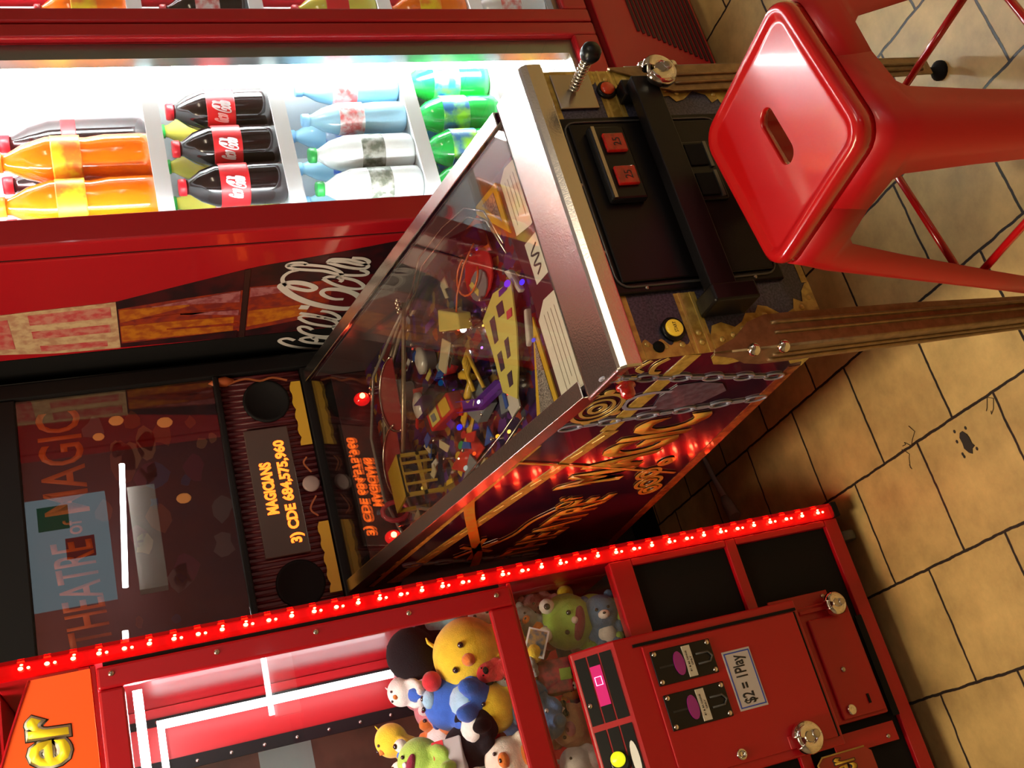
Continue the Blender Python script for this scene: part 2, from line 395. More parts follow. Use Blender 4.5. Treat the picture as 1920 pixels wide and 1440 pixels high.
LOGO = {'C1': [(1.047, 1.167), (1.033, 1.185), (1.035, 1.201), (1.045, 1.203), (1.066, 1.185), (1.088, 1.152), (1.105, 1.111), (1.112, 1.076), (1.108, 1.055)], 'o1': [(1.044, 1.154), (1.038, 1.135), (1.048, 1.1), (1.065, 1.07), (1.08, 1.057), (1.086, 1.073), (1.077, 1.105), (1.061, 1.138), (1.044, 1.154)], 'k1': [(1.043, 1.123), (1.059, 1.11), (1.073, 1.114)], 'c2': [(1.001, 1.127), (0.986, 1.14), (0.979, 1.157), (0.988, 1.161), (1.008, 1.151), (1.03, 1.124), (1.044, 1.089), (1.044, 1.064), (1.03, 1.06), (1.007, 1.071), (0.989, 1.076)], 'a': [(0.935, 1.166), (0.926, 1.156), (0.938, 1.123), (0.96, 1.085), (0.983, 1.066), (0.996, 1.073), (0.983, 1.107), (0.962, 1.142), (0.935, 1.166)], 'as': [(0.911, 1.166), (0.925, 1.135), (0.946, 1.101), (0.962, 1.071), (0.949, 1.067), (0.923, 1.09), (0.91, 1.115)], 'hy': [(0.882, 1.169), (0.888, 1.147)], 'C2': [(0.864, 1.067), (0.858, 1.092), (0.838, 1.116), (0.821, 1.123), (0.811, 1.111), (0.819, 1.078), (0.843, 1.043), (0.875, 1.023), (0.906, 1.026), (0.911, 1.056), (0.894, 1.101), (0.862, 1.152), (0.824, 1.192), (0.79, 1.215), (0.775, 1.22), (0.766, 1.202), (0.772, 1.176), (0.787, 1.152), (0.802, 1.141), (0.809, 1.155), (0.794, 1.187), (0.777, 1.208), (0.756, 1.219), (0.737, 1.218), (0.721, 1.206), (0.715, 1.187)], 'o2': [(0.762, 1.127), (0.755, 1.112), (0.765, 1.08), (0.785, 1.046), (0.813, 1.025), (0.822, 1.036), (0.811, 1.069), (0.787, 1.103), (0.762, 1.127)], 'k2': [(0.757, 1.097), (0.774, 1.082), (0.783, 1.086)], 'l': [(0.694, 1.171), (0.686, 1.182), (0.685, 1.204), (0.694, 1.214), (0.708, 1.199), (0.718, 1.166), (0.728, 1.13), (0.748, 1.093), (0.759, 1.055), (0.761, 1.029), (0.75, 1.026), (0.737, 1.043)], 'll': [(0.693, 1.214), (0.694, 1.184), (0.703, 1.148), (0.716, 1.117), (0.739, 1.091), (0.759, 1.083)], 'a2': [(0.694, 1.124), (0.682, 1.116), (0.689, 1.08), (0.709, 1.042), (0.725, 1.028), (0.733, 1.041), (0.719, 1.081), (0.694, 1.124)], 'a2s': [(0.691, 1.117), (0.697, 1.084), (0.716, 1.043), (0.706, 1.029), (0.69, 1.044), (0.683, 1.071)]}
lg = MB()
for k, pts in LOGO.items():
    wd = (lambda t: 0.009 + 0.010 * math.sin(PI * min(1, t * 1.1))) if k == 'C2' else (0.018 if k == 'hy' else 0.0105)
    ribbon(lg, [(PX - .0022, y, z) for y, z in pts], wd, (-1, 0, 0), .0005)
f_(lg, 'script_lettering', mat('lettering_grey', (0.62, 0.60, 0.60), 0.5), bot)

# --- bottles (one of each kind, then copies)
def copy_tree(o, parent=None):
    c = o.copy(); COL.objects.link(c); c.parent = parent
    for ch in list(o.children): copy_tree(ch, c)
    return c
def bottle(name, label, group, loc, body, cap, lab, h, r, lab_span=(.35, .62), cat='bottle', waist=0.0, liquid_top=1.0):
    t = thing(name, loc, label, cat, group)
    prof = [(r * .80, 0), (r * .97, h * .03), (r, h * .08), (r, h * .3), (r * (1 - waist), h * .42), (r, h * .56), (r * .98, h * .66), (r * .72, h * .80), (r * .36, h * .90), (r * .33, h * .93)]
    MB().lathe(prof, seg=20).build('body', body, t)
    MB().lathe([(r * .40, h * .93), (r * .40, h * .985), (r * .36, h)], seg=16).build('cap', cap, t)
    if lab:
        a, c = lab_span
        MB().lathe([(r * 1.005, h * a), (r * 1.012, h * (a + .01)), (r * 1.012, h * (c - .01)), (r * 1.005, h * c)], seg=20).build('label', lab, t)
    return t
def place(proto, first, loc, label, rz=0):
    if first: o = proto
    else: o = copy_tree(proto)
    o.location = loc; o.rotation_euler.z = rz; o['label'] = label
    return o
PET = lambda n, c, **k: mat(n, c, 0.12, coat=0.6, **k)
C_OR = PET('orange_drink', (0.85, 0.17, 0.005)); C_CO = PET('cola_drink', (0.010, 0.004, 0.004)); C_LE = PET('lemon_drink', (0.62, 0.55, 0.08))
C_WA = PET('water_drink', (0.35, 0.62, 0.78)); C_GR = PET('green_bottle', (0.01, 0.38, 0.06)); C_WH = PET('milk_drink', (0.85, 0.88, 0.86))
CAPR = mat('cap_red', (0.6, 0.01, 0.02), 0.4); CAPG = mat('cap_green', (0.02, 0.3, 0.05), 0.4); CAPO = mat('cap_orange', (0.8, 0.3, 0.02), 0.4); CAPB = mat('cap_blue', (0.25, 0.5, 0.75), 0.4)
LB_R = mat('label_red', (0.62, 0.015, 0.02), 0.4); LB_Y = mat('label_yellow', (0.85, 0.62, 0.02), 0.4, noise_scale=30, col2=(0.8, 0.2, 0.02)); LB_B = mat('label_blue', (0.03, 0.12, 0.55), 0.4, noise_scale=30, col2=(0.6, 0.7, 0.8))
LB_K = mat('label_grey', (0.10, 0.11, 0.08), 0.4, noise_scale=60, col2=(0.35, 0.35, 0.30)); LB_G = mat('label_lime', (0.30, 0.75, 0.05), 0.4, noise_scale=25, col2=(0.02, 0.15, 0.35)); LB_W = mat('label_white', (0.85, 0.85, 0.86), 0.4, noise_scale=45, col2=(0.7, 0.15, 0.15))
row = ('front', 'second')
def shelf_row(proto, spots, desc, shelfdesc):
    for i, (x, y, z) in enumerate(spots):
        place(proto, i == 0, (x, y, z), '%s, %s, %s' % (desc, ORD[i], shelfdesc), rz=i * 1.3)
ORD = ['first', 'second', 'third', 'fourth', 'fifth', 'sixth', 'seventh']
S1, S2, S3, S4 = SHZ
FD = 'from left'
p = bottle('orange_drink_bottle', '', 'big orange drink bottles', (0, 0, 0), C_OR, CAPO, LB_Y, .33, .052, (.45, .63), waist=.10)
shelf_row(p, [(.450, .70, S4), (.565, .70, S4), (.678, .70, S4)], 'big orange drink bottle with yellow label', 'from left, top fridge shelf')
p = bottle('cola_bottle', '', 'cola bottles on the top shelf', (0, 0, 0), C_CO, CAPR, LB_R, .32, .05, (.48, .58))
shelf_row(p, [(.60, .83, S4), (.715, .83, S4), (.83, .83, S4)], 'dark cola bottle with slim red label', 'from left, back row, top fridge shelf')
p = bottle('cola_bottle', '', 'cola bottles on the third shelf', (0, 0, 0), C_CO, CAPR, LB_R, .235, .048, (.36, .63), waist=.04)
spots = [(.59, .70, S3), (.695, .70, S3), (.80, .70, S3)]
shelf_row(p, spots, 'dark cola bottle with wide red script label', 'from left, second fridge shelf')
for o in [x for x in COL.objects if x.type == 'EMPTY' and x.get('group') == 'cola bottles on the third shelf']:
    lbp = [c for c in o.children if c.name.startswith('label')][0]
lw = MB()
for k in ('C2', 'o2', 'l', 'll', 'a2', 'C1', 'o1', 'c2', 'a'):
    pts = [((.90 - y) * .11, -.0492, .115 + (z - 1.12) * .20) for y, z in LOGO[k]]
    pts = [(x, -math.sqrt(max(.0492 ** 2 - x * x, 1e-6)), z) for x, _, z in pts]
    ribbon(lw, pts, .0030, (0, -1, 0), .0006)
lwm = lw.bm
proto_me = bpy.data.meshes.new('script'); lwm.to_mesh(proto_me); proto_me.materials.append(WHITE)
for o in [x for x in COL.objects if x.type == 'EMPTY' and x.get('group') == 'cola bottles on the third shelf']:
    c = bpy.data.objects.new('script', proto_me); COL.objects.link(c)
    c.parent = [q for q in o.children if q.name.startswith('label')][0]
    c.rotation_euler.z = -o.rotation_euler.z - 0.75
p = bottle('lemon_drink_bottle', '', 'lemon drink bottles', (0, 0, 0), C_LE, CAPG, LB_W, .25, .042, (.4, .6))
shelf_row(p, [(.64, .83, S3), (.745, .83, S3), (.85, .83, S3)], 'pale yellow drink bottle', 'from left, back row, second fridge shelf')
p = bottle('water_bottle', '', 'water bottles', (0, 0, 0), C_WA, CAPB, LB_W, .25, .038, (.42, .66), waist=.08)
shelf_row(p, [(.755, .69, S2), (.845, .69, S2)], 'pale blue water bottle with white label', 'from left, third fridge shelf')
p = bottle('milk_bottle', '', 'white milk bottles', (0, 0, 0), C_WH, CAPG, LB_K, .25, .044, (.30, .52))
shelf_row(p, [(.565, .70, S2), (.66, .70, S2)], 'white milk bottle with grey label', 'from left, third fridge shelf')
shelf_row(bottle('water_bottle', '', 'water bottles in the back row', (0, 0, 0), C_WA, CAPB, LB_B, .26, .04, (.42, .66)), [(.62, .83, S2), (.72, .83, S2), (.82, .83, S2)], 'blue water bottle', 'from left, back row, third fridge shelf')
p = bottle('green_drink_bottle', '', 'green lemonade bottles', (0, 0, 0), C_GR, CAPG, LB_G, .225, .047, (.36, .66), waist=.06)
shelf_row(p, [(.56, .70, S1), (.662, .70, S1), (.764, .70, S1), (.866, .70, S1), (.62, .83, S1), (.73, .83, S1), (.84, .83, S1)], 'green lemonade bottle with lime label', 'counted from front left, fourth fridge shelf')
p = bottle('orange_drink_bottle', '', 'small orange bottles at the bottom', (0, 0, 0), C_OR, CAPO, LB_Y, .20, .042, (.4, .6))
shelf_row(p, [(.58, .70, .396), (.69, .70, .396), (.80, .70, .396)], 'small orange drink bottle', 'from left, bottom of the fridge')
RD = 'behind the right fridge door'
for si, (z, cols) in enumerate(((1.455, [C_OR, C_GR, C_WH]), (1.178, [C_CO, C_OR, C_LE]), (.862, [C_LE, C_WA, C_OR]), (.62, [C_OR, C_CO, C_GR]), (.396, [C_WH, C_WA, C_CO]))):
    sn = ('top', 'second', 'third', 'fourth', 'lowest')[si]
    for i, c in enumerate(cols):
        cn = {C_OR.name: 'orange', C_GR.name: 'green', C_WH.name: 'white', C_CO.name: 'dark cola', C_LE.name: 'pale yellow', C_WA.name: 'blue'}[c.name]
        bottle('drink_bottle', '%s drink bottle on the %s shelf %s' % (cn, sn, RD), 'bottles behind the right fridge door', (1.10 + i * .115, .70, z), c, CAPR, [LB_Y, LB_W, LB_R][(si + i) % 3], .21, .048, (.35, .62))

# ================================================================== PINBALL TABLE
po = (0, .55, 0)
PB = thing('pinball_table', po, 'pinball machine with steel rails, purple and gold cabinet art and tall dark backbox', 'pinball machine')
b_ = lambda mb, name, m, p=PB, **k: mb.build(name, m, p, po, **k)
W = .281
def ztop(y): return .876 + .258 * y
def zpf(y): return .80 + .20 * y
YB = 1.07
# cabinet walls (open box)
side = [(0, .50), (0, ztop(0)), (YB, ztop(YB)), (YB, 1.03), (1.38, 1.03), (1.38, .47)]
for s in (-1, 1):
    b_(MB().prism([(s * W, y, z) for y, z in side], (-s * .018, 0, 0)), 'cabinet_side', SIDEART)
b_(B((-W + .0185, W - .0185, 0, .018, .50, .872)), 'cabinet_front', BLUEF)
b_(MB().prism([(-W + .0185, .0185, .50), (-W + .0185, 1.38, .472), (-W + .0185, 1.38, .49), (-W + .0185, .0185, .518)], (2 * W - .037, 0, 0)), 'cabinet_floor', MATTE)
b_(B((-W + .0185, W - .0185, 1.362, 1.38, .50, 1.03)), 'cabinet_back', MATTE)
b_(B((-W, W, YB + .001, 1.38, 1.031, 1.043)), 'neck_top', MATTE)
# inner art blades
for s in (-1, 1):
    b_(MB().prism([(s * (W - .0185), y, z) for y, z in ((.10, zpf(.10) - .02), (.10, ztop(.10) - .014), (1.05, ztop(1.05) - .014), (1.05, zpf(1.05) - .02))], (-s * .003, 0, 0)), 'inner_blade', mat('blade_grey', (0.07, 0.065, 0.07), 0.3, coat=0.5))
# rails and lockdown bar
for s in (-1, 1):
    mb = MB()
    a = W + .004
    prof = [(s * a, -.024), (s * a, .008), (s * (W - .026), .008), (s * (W - .026), .005), (s * (a - .002), .005), (s * (a - .002), -.024)]
    y0, y1 = .1045, 1.12
    mb.prism([(x, y0, ztop(y0) + z) for x, z in prof], (0, 0, 0.00001))
    bm = mb.bm; bm.clear()
    A = [bm.verts.new((x, y0, ztop(y0) + z)) for x, z in prof]; C_ = [bm.verts.new((x, y1, ztop(y1) + z)) for x, z in prof]
    bm.faces.new(A[::-1]); bm.faces.new(C_)
    for i in range(6): bm.faces.new((A[i], A[(i + 1) % 6], C_[(i + 1) % 6], C_[i]))
    b_(mb, 'side_rail', STEEL, bevel=.0012)
lb = MB()
pr = [(-.012, .852), (-.012, .880), (-.006, .889), (.0, .892), (.092, .905), (.104, .903), (.104, .896), (.0, .880), (-.004, .852)]
lb.prism([(-.292, y, z) for y, z in pr], (.584, 0, 0))
b_(lb, 'lockdown_bar', STEEL, bevel=.004, bseg=3)
b_(MB().prism([(-W + .02, .104, ztop(.104) - .002), (W - .02, .104, ztop(.104) - .002), (W - .02, 1.10, ztop(1.10) - .002), (-W + .02, 1.10, ztop(1.10) - .002)], (0, 0, .004)), 'table_glass', TGLASS)
# ---- front decals
y_ = -.0008
def fdec(pts, m=GOLD, th=.0008, name='gold_trim', y=0.0): return b_(MB().prism([(x, y, z) for x, z in pts], (0, -th, 0)), name, m)
def rect(x0, x1, z0, z1): return [(x0, z0), (x1, z0), (x1, z1), (x0, z1)]
fdec(rect(-W, W, .838, .872))
def wavy(x0, z0, x1, z1, n_, amp, edge_x):
    """strip between straight edge x=edge_x and a wavy line from (x0,z0) to (x1,z1)"""
    pts = []
    for i in range(n_ + 1):
        t = i / n_; pts.append((x0 + (x1 - x0) * t + amp * math.sin(t * PI * 2 * (n_ / 8)), z0 + (z1 - z0) * t))
    return pts + [(edge_x, z1), (edge_x, z0)]
for s in (-1, 1):
    fdec(wavy(s * .252, .838, s * .258, .756, 24, .006, s * W), y=-.0009)
    fdec(rect(*sorted((s * .172, s * .281)), .716, .755), y=-.0001)
    fdec(rect(*sorted((s * .172, s * .281)), .722, .7265), GOLD2, .0012, y=-.0009)
    fdec(rect(*sorted((s * .172, s * .281)), .744, .748), GOLD2, .0012, y=-.0009)
    # leg surround, scalloped
    pts = [(s * W, .716), (s * .252, .716), (s * .236, .708), (s * .232, .69), (s * .243, .668), (s * .235, .652), (s * .221, .640), (s * .222, .622), (s * .209, .612), (s * .213, .596), (s * .232, .572), (s * .222, .548), (s * .204, .541), (s * .212, .526), (s * .192, .520), (s * .178, .508), (s * .176, .500), (s * W, .500)]
    fdec(pts, y=-.001)
    bb = MB()
    for x, z in ((.262, .698), (.256, .676), (.248, .655), (.236, .628), (.228, .606), (.245, .585), (.236, .556), (.222, .532), (.205, .512), (.262, .77), (.262, .80), (.255, .83), (.262, .735), (.245, .735)):
        b_(MB().ball((s * x, -.001, z), (.0055, .003, .0055), 2), 'gold_rivet', GOLD2)
fdec(rect(-.176, .176, .500, .512), y=-.0001)
# coin door
cd = b_(B((-.168, .176, -.008, -.0002, .545, .858)), 'coin_door', BLK, bevel=.003)
b_(B((-.150, .158, -.0135, -.0082, .562, .842)), 'door_panel', BLK, cd, bevel=.0045, bseg=3)
lip = MB()
for rr in ((-.157, .165, .555, .849),):
    x0, x1, z0, z1 = rr; c_ = .022; P_ = []
    for cx, cz, a0 in ((x1 - c_, z1 - c_, 0), (x0 + c_, z1 - c_, 90), (x0 + c_, z0 + c_, 180), (x1 - c_, z0 + c_, 270)):
        for k in range(5): a = math.radians(a0 + k * 22.5); P_.append((cx + c_ * math.cos(a), -.009, cz + c_ * math.sin(a)))
    lip.tube(P_, .0022, 6, closed=True)
b_(lip, 'door_edging', mat('worn_black', (0.06, 0.06, 0.06), 0.25, coat=.5), cd)
rf = b_(B((-.006, .140, -.030, -.0138, .752, .818)), 'reject_frame', BLKP, cd, bevel=.004, bseg=2)
b_(B((-.004, .138, -.0325, -.0302, .808, .814)), 'frame_edge', DCHROME, rf)
REDB = mat('red_button', (0.38, 0.006, 0.006), 0.15, coat=.8, emit=(1, .03, .01), es=0.05, noise_scale=70, col2=(.16, .004, .004))
for x in (.018, .084):
    bt = b_(B((x, x + .036, -.037, -.0303, .762, .800)), 'reject_button', REDB, rf, bevel=.002)
    text_fit('price_mark', '25', (x + .010, -.0372, .772), (.016, 0, 0), (0, 0, .014), INK, bt, po, .0004)
cr = b_(B((-.012, .108, -.020, -.0138, .596, .664)), 'coin_return', BLKP, cd, bevel=.003)
for x in (.052, -.008):
    b_(B((x, x + .052, -.024, -.0205, .650, .660), (x, x + .052, -.024, -.0205, .604, .610)), 'return_edge', mat('edge_grey', (0.16, 0.16, 0.15), 0.3, .6), cr)
    b_(B((x + .004, x + .048, -.0235, -.0203, .612, .648)), 'return_flap', MATTE, cr, bevel=.002)
bt = MB()
for x, z in ((-.160, .80), (-.160, .60), (-.09, .851), (.04, .851)): bt.ball((x, -.0085, z), (.0035, .002, .0035), 2)
b_(bt, 'door_screws', DCHROME, cd)
# security bar across the door
sb = b_(B((-.205, .228, -.050, -.0255, .668, .716)), 'security_bar', BLK, bevel=.002)
b_(B((-.222, -.190, -.058, -.001, .640, .722)), 'bar_bracket', BLK, sb, bevel=.004)
b_(B((.205, .238, -.030, -.001, .655, .725)), 'bar_bracket', BLK, sb, bevel=.003)
# plunger, buttons
pp = b_(B((.198, .272, -.006, -.0011, .766, .840)), 'plunger_plate', DCHROME, bevel=.002)
b_(MB().cyl((.236, -.006, .806), (.236, -.105, .806), .006), 'plunger_rod', CHROME, pp)
spg = MB(); spg.tube([(.236 + .0085 * math.cos(t * .9), -.010 - t * .0011, .806 + .0085 * math.sin(t * .9)) for t in range(64)], .0017, 6)
b_(spg, 'plunger_spring', CHROME, pp)
b_(MB().lathe([(.007, 0), (.013, .004), (.0175, .014), (.0165, .026), (.010, .033), (0, .035)], (.236, -.080, .806), (0, -1, 0)), 'plunger_knob', BLKP, pp)
lbn = b_(MB().lathe([(.0175, 0), (.0175, .006), (.014, .007)], (.236, -.0012, .742), (0, -1, 0)), 'launch_button_ring', BLKP)
b_(MB().lathe([(.0125, .007), (.0125, .011), (.010, .013), (0, .0135)], (.236, -.0012, .742), (0, -1, 0)), 'launch_button', mat('orange_button', (0.62, 0.05, 0.01), 0.25, coat=.6), lbn)
sbn = b_(MB().lathe([(.020, 0), (.020, .006), (.016, .007)], (-.236, -.0012, .779), (0, -1, 0)), 'start_button_ring', BLKP)
sbb = b_(MB().lathe([(.0145, .007), (.0145, .010), (.012, .0115), (0, .012)], (-.236, -.0012, .779), (0, -1, 0)), 'start_button', mat('yellow_button', (0.80, 0.50, 0.02), 0.3, coat=.5, emit=(1, .6, .05), es=.25), sbn)
text_fit('start_mark', 'START', (-.245, -.0134, .776), (.018, 0, 0), (0, 0, .006), INK, sbb, po, .0004)
b_(MB().lathe([(.010, 0), (.009, .004), (0, .005)], (-.262, -.001, .812), (0, -1, 0), 16), 'blank_plug', MATTE)
# ---- legs
def leg(sx, yb, sgn, zt=.722):
    """sheet steel angle leg at the corner (sx*W, yb); sgn=-1 front, +1 rear"""
    top = Vector((sx * (W + .003), yb + sgn * .003, zt)); botm = Vector((sx * (W + (.022 if sx < 0 else -.006)), yb + sgn * .024, .045))
    fx = Vector((-sx, 0, 0)); fy = Vector((0, -sgn, 0))
    mb = MB()
    L = [(0, .004), (.06, .020), (.11, .046), (.16, .056), (.26, .056), (.6, .050), (1, .038)]
    for d, nn in ((fx, fy), (fy, fx)):
        rows = []
        for t, wd in L:
            p = top.lerp(botm, t)
            rows.append([p, p + d * wd])
        bm = mb.bm
        for k in range(len(rows) - 1):
            a0, a1 = rows[k]; b0, b1 = rows[k + 1]
            o_ = -nn * .0
            q = [a0, a1, b1, b0]
            vs = [bm.verts.new(v) for v in q] + [bm.verts.new(v + nn * -.0035) for v in q]
            for f in ((0, 1, 2, 3), (7, 6, 5, 4), (0, 4, 5, 1), (1, 5, 6, 2), (2, 6, 7, 3), (3, 7, 4, 0)): bm.faces.new([vs[i] for i in f])
        # pressed rib
        p0, p1 = top.lerp(botm, .17), top.lerp(botm, .97)
        for w0, w1, r in ((.040, .028, .0035), (.022, .016, .003)):
            mb.tube([p0 + d * w0 - nn * .0035, p0.lerp(p1, .02) + d * w0 - nn * .005, p1 + d * w1 - nn * .005], r, 6)
    mb.tube([top + Vector((0, 0, -.03)), botm], .0042, 8)
    lg = b_(mb, 'leg', BRONZE)
    bo = MB()
    for t in (.10, .18):
        p = top.lerp(botm, t); d = Vector((sx * .7, sgn * .7, 0))
        bo.lathe([(.011, 0), (.011, .004), (.009, .008), (.004, .0105)], p + d * .002, d, 14)
    b_(bo, 'leg_bolt', CHROME, lg)
    b_(MB().lathe([(.020, -.045), (.020, -.038), (.011, -.030), (.007, -.027), (.007, .0)], botm + fx * .016 + fy * .016, (0, 0, 1), 16), 'leveler', MATTE, lg)
    return lg
leg(-1, 0, -1); leg(1, 0, -1); leg(-1, 1.38, 1, .68); leg(1, 1.38, 1, .68)
# ---- side art (left side plane)
def sdec(pts, m=GOLD, th=.0007, lay=0, name='side_trim', s=-1):
    return b_(MB().prism([(s * (W + .0002 + lay * .0007), y, z) for y, z in pts], (s * th, 0, 0)), name, m)
def band(y0, z0, y1, z1, wd, m=GOLD, lay=0, name='gold_band'):
    d = Vector((y1 - y0, z1 - z0)).normalized(); n2 = Vector((-d.y, d.x)) * wd / 2
    return sdec([(y0 + n2.x, z0 + n2.y), (y1 + n2.x, z1 + n2.y), (y1 - n2.x, z1 - n2.y), (y0 - n2.x, z0 - n2.y)], m, lay=lay, name=name)
band(.0, .757, .28, .80, .030); band(.28, .79, 1.06, 1.055, .030)
for k in range(12):
    t = k / 12
    y = .30 + .75 * t; z = .797 + (1.055 - .79) * ((y - .28) / .78)
    band(y, z - .008, y + .030, z + .006, .005, GOLD2, 1, 'band_star')
band(.30, .925, 1.06, 1.105, .012)
for k in range(9):
    y = .36 + .075 * k; band(y, .94 + (y - .30) * .237 - .006, y + .02, .945 + (y - .30) * .237 + .006, .006, GOLD2, 1, 'band_star')
band(.10, .512, 1.38, .482, .024, mat('rust_trim', (0.36, 0.10, 0.02), .35, coat=.5, noise_scale=80, col2=(0.16, .03, .01)), name='lower_trim')
sdec([(0, .716), (.02, .716), (.045, .70), (.052, .67), (.044, .645), (.060, .62), (.056, .59), (.070, .57), (.066, .545), (.085, .53), (.08, .51), (.10, .50), (0, .50)], lay=1)
sw = MB()
NX = (-1, 0, 0); XS = -W - .0012
ribbon(sw, [(XS, .0, .86), (XS, .03, .872), (XS, .06, .865), (XS, .07, .845), (XS, .05, .84)], .010, NX)
ribbon(sw, [(XS, .0, .80), (XS, .02, .815), (XS, .045, .812), (XS, .05, .795)], .009, NX)
ribbon(sw, [(XS, .0, .83), (XS, .025, .845), (XS, .04, .83)], .007, NX)
b_(sw, 'corner_scroll', GOLD2)
# medallion
md = MB()
for r, wd in ((.046, .008), (.030, .006), (.014, .008)):
    ribbon(md, [(XS, .165 + r * 1.15 * math.cos(t), .862 + r * .95 * math.sin(t)) for t in [2 * PI * k / 14 for k in range(15)]], wd, NX)
for k in range(6):
    a = 2 * PI * k / 6
    md.ball((XS, .165 + .062 * math.cos(a), .862 + .052 * math.sin(a)), (.001, .010, .010), 2)
b_(md, 'medallion', GOLD2)
# chains
def chain(a, c, n_):
    mb = MB(); a = Vector(a); c = Vector(c); d = (c - a) / n_; u = d.normalized(); v = Vector((0, -u.z, u.y))
    for k in range(n_):
        m0 = a + d * (k + .5)
        rr = .0115 if k % 2 == 0 else .004
        mb.tube([m0 + u * (d.length * .62) * math.cos(t) + v * rr * math.sin(t) for t in [2 * PI * q / 14 for q in range(14)]], .0022, 5, closed=True)
    return mb
b_(chain((XS, .045, .897), (XS, .135, .520), 11), 'painted_chain', SILV)
b_(chain((XS, .235, .905), (XS, .225, .505), 11), 'painted_chain', SILV)
b_(chain((XS, .93, 1.05), (XS, 1.05, .70), 9), 'painted_chain', mat('blue_print', (0.10, 0.17, 0.27), .35, coat=.5))
# painted padlock
pl = MB()
ribbon(pl, [(XS, .135, .735), (XS, .130, .785), (XS, .150, .812), (XS, .185, .80), (XS, .195, .74)], .008, NX)
b_(pl, 'painted_shackle', SILV)
sdec([(.112, .735), (.150, .752), (.205, .745), (.215, .700), (.205, .645), (.165, .615), (.130, .640), (.112, .69)], mat('slate_print', (0.10, 0.105, 0.15), .35, coat=.5, noise_scale=60, col2=(.05, .05, .08)), lay=1, name='painted_padlock')
# lettering, running down towards the front
# the rail cheeks run forward to the front corner
for s in (-1, 1): b_(MB().prism([(s * (W + .0002), y, z) for y, z in ((.0, .858), (.1035, .882), (.1035, .893), (.0, .874))], (s * .002, 0, 0)), 'rail_cheek', STEEL)
def word(s_, y0, z0, y1, z1, h, m, name, lean=0.0, bold=.012):
    return text_fit(name, s_, (-W - .0014, y0, z0), (0, y1 - y0, z1 - z0), (0, lean, h), m, PB, po, .0008, bold)
word('MAGIC', .565, .665, .255, .585, .150, ORG, 'side_lettering', .0, .045)
word('of', .700, .735, .630, .715, .055, ORG, 'side_lettering')
word('THEATRE', 1.03, .715, .66, .632, .10, ORG, 'side_lettering', 0, .035)
# rope curl, wand, flowers
wd_ = MB(); ribbon(wd_, [(XS - .001, .353, .975), (XS - .001, .46, .76), (XS - .001, .582, .529)], .007, NX); b_(wd_, 'painted_wand', ORG)
cu = MB(); ribbon(cu, [(XS - .001, .52, 1.00), (XS - .001, .62, .975), (XS - .001, .72, .945), (XS - .001, .85, .905), (XS - .001, .95, .875), (XS - .001, 1.04, .86)], .022, NX)
for k in range(6):
    a = 2 * PI * k / 6; ribbon(cu, [(XS - .001, .90, .89), (XS - .001, .90 + .075 * math.cos(a), .89 + .05 * math.sin(a))], .012, NX)
ribbon(cu, [(XS - .001, .90, .87), (XS - .001, .84, .82), (XS - .001, .76, .80), (XS - .001, .70, .76)], .008, NX)
b_(cu, 'painted_scroll', ORG)
ro = MB()
for y, z, r in ((.56, .60, .030), (.62, .575, .034), (.67, .55, .028), (.50, .585, .018)):
    for f in (1, .55): ribbon(ro, [(XS - .0006, y + r * f * math.cos(t), z + r * f * .8 * math.sin(t)) for t in [2 * PI * k / 10 for k in range(11)]], .008, NX)
b_(ro, 'painted_flowers', ORG)
b_(MB().lathe([(.016, 0), (.016, .006), (.012, .007), (.0118, .019), (.008, .023), (0, .024)], (-W - .002, .077, .846), (-1, 0, 0), 20), 'flipper_button', REDB)

# ---- playfield
m = bpy.data.materials.new('playfield_print'); n, l = nodes_of(m); b = n['Principled BSDF']
tc = n.new('ShaderNodeTexCoord'); vo = n.new('ShaderNodeTexVoronoi'); vo.inputs['Scale'].default_value = 42
nz = n.new('ShaderNodeTexNoise'); nz.inputs['Scale'].default_value = 14; nz.inputs['Detail'].default_value = 4
ad = n.new('ShaderNodeVectorMath'); ad.operation = 'ADD'; sc_ = n.new('ShaderNodeVectorMath'); sc_.operation = 'SCALE'; sc_.inputs[3].default_value = .08
l.new(tc.outputs['Object'], nz.inputs['Vector']); l.new(nz.outputs['Color'], sc_.inputs[0]); l.new(tc.outputs['Object'], ad.inputs[0]); l.new(sc_.outputs[0], ad.inputs[1]); l.new(ad.outputs[0], vo.inputs['Vector'])
sp = n.new('ShaderNodeSeparateColor'); l.new(vo.outputs['Color'], sp.inputs[0])
cr_ = n.new('ShaderNodeValToRGB'); cr_.color_ramp.interpolation = 'CONSTANT'; l.new(sp.outputs[0], cr_.inputs[0])
els = cr_.color_ramp.elements; els[0].color = (0.10, .012, .02, 1); els[1].position = .22; els[1].color = (.05, .015, .10, 1)
for p_, c_ in ((.40, (.16, .015, .015, 1)), (.55, (.03, .02, .05, 1)), (.68, (.22, .13, .03, 1)), (.78, (.09, .03, .16, 1)), (.87, (.05, .06, .08, 1)), (.95, (.28, .05, .02, 1))):
    e = els.new(p_); e.color = c_
l.new(cr_.outputs[0], b.inputs['Base Color']); b.inputs['Roughness'].default_value = .25; b.inputs['Coat Weight'].default_value = .6
MATS['pf'] = m
pf = b_(MB().prism([(-W + .023, .11, zpf(.11)), (W - .023, .11, zpf(.11)), (W - .023, 1.05, zpf(1.05)), (-W + .023, 1.05, zpf(1.05))], (0, 0, -.012)), 'playfield', m)
pm = lambda nme, c, **k: mat(nme, c, .3, coat=.4, **k)
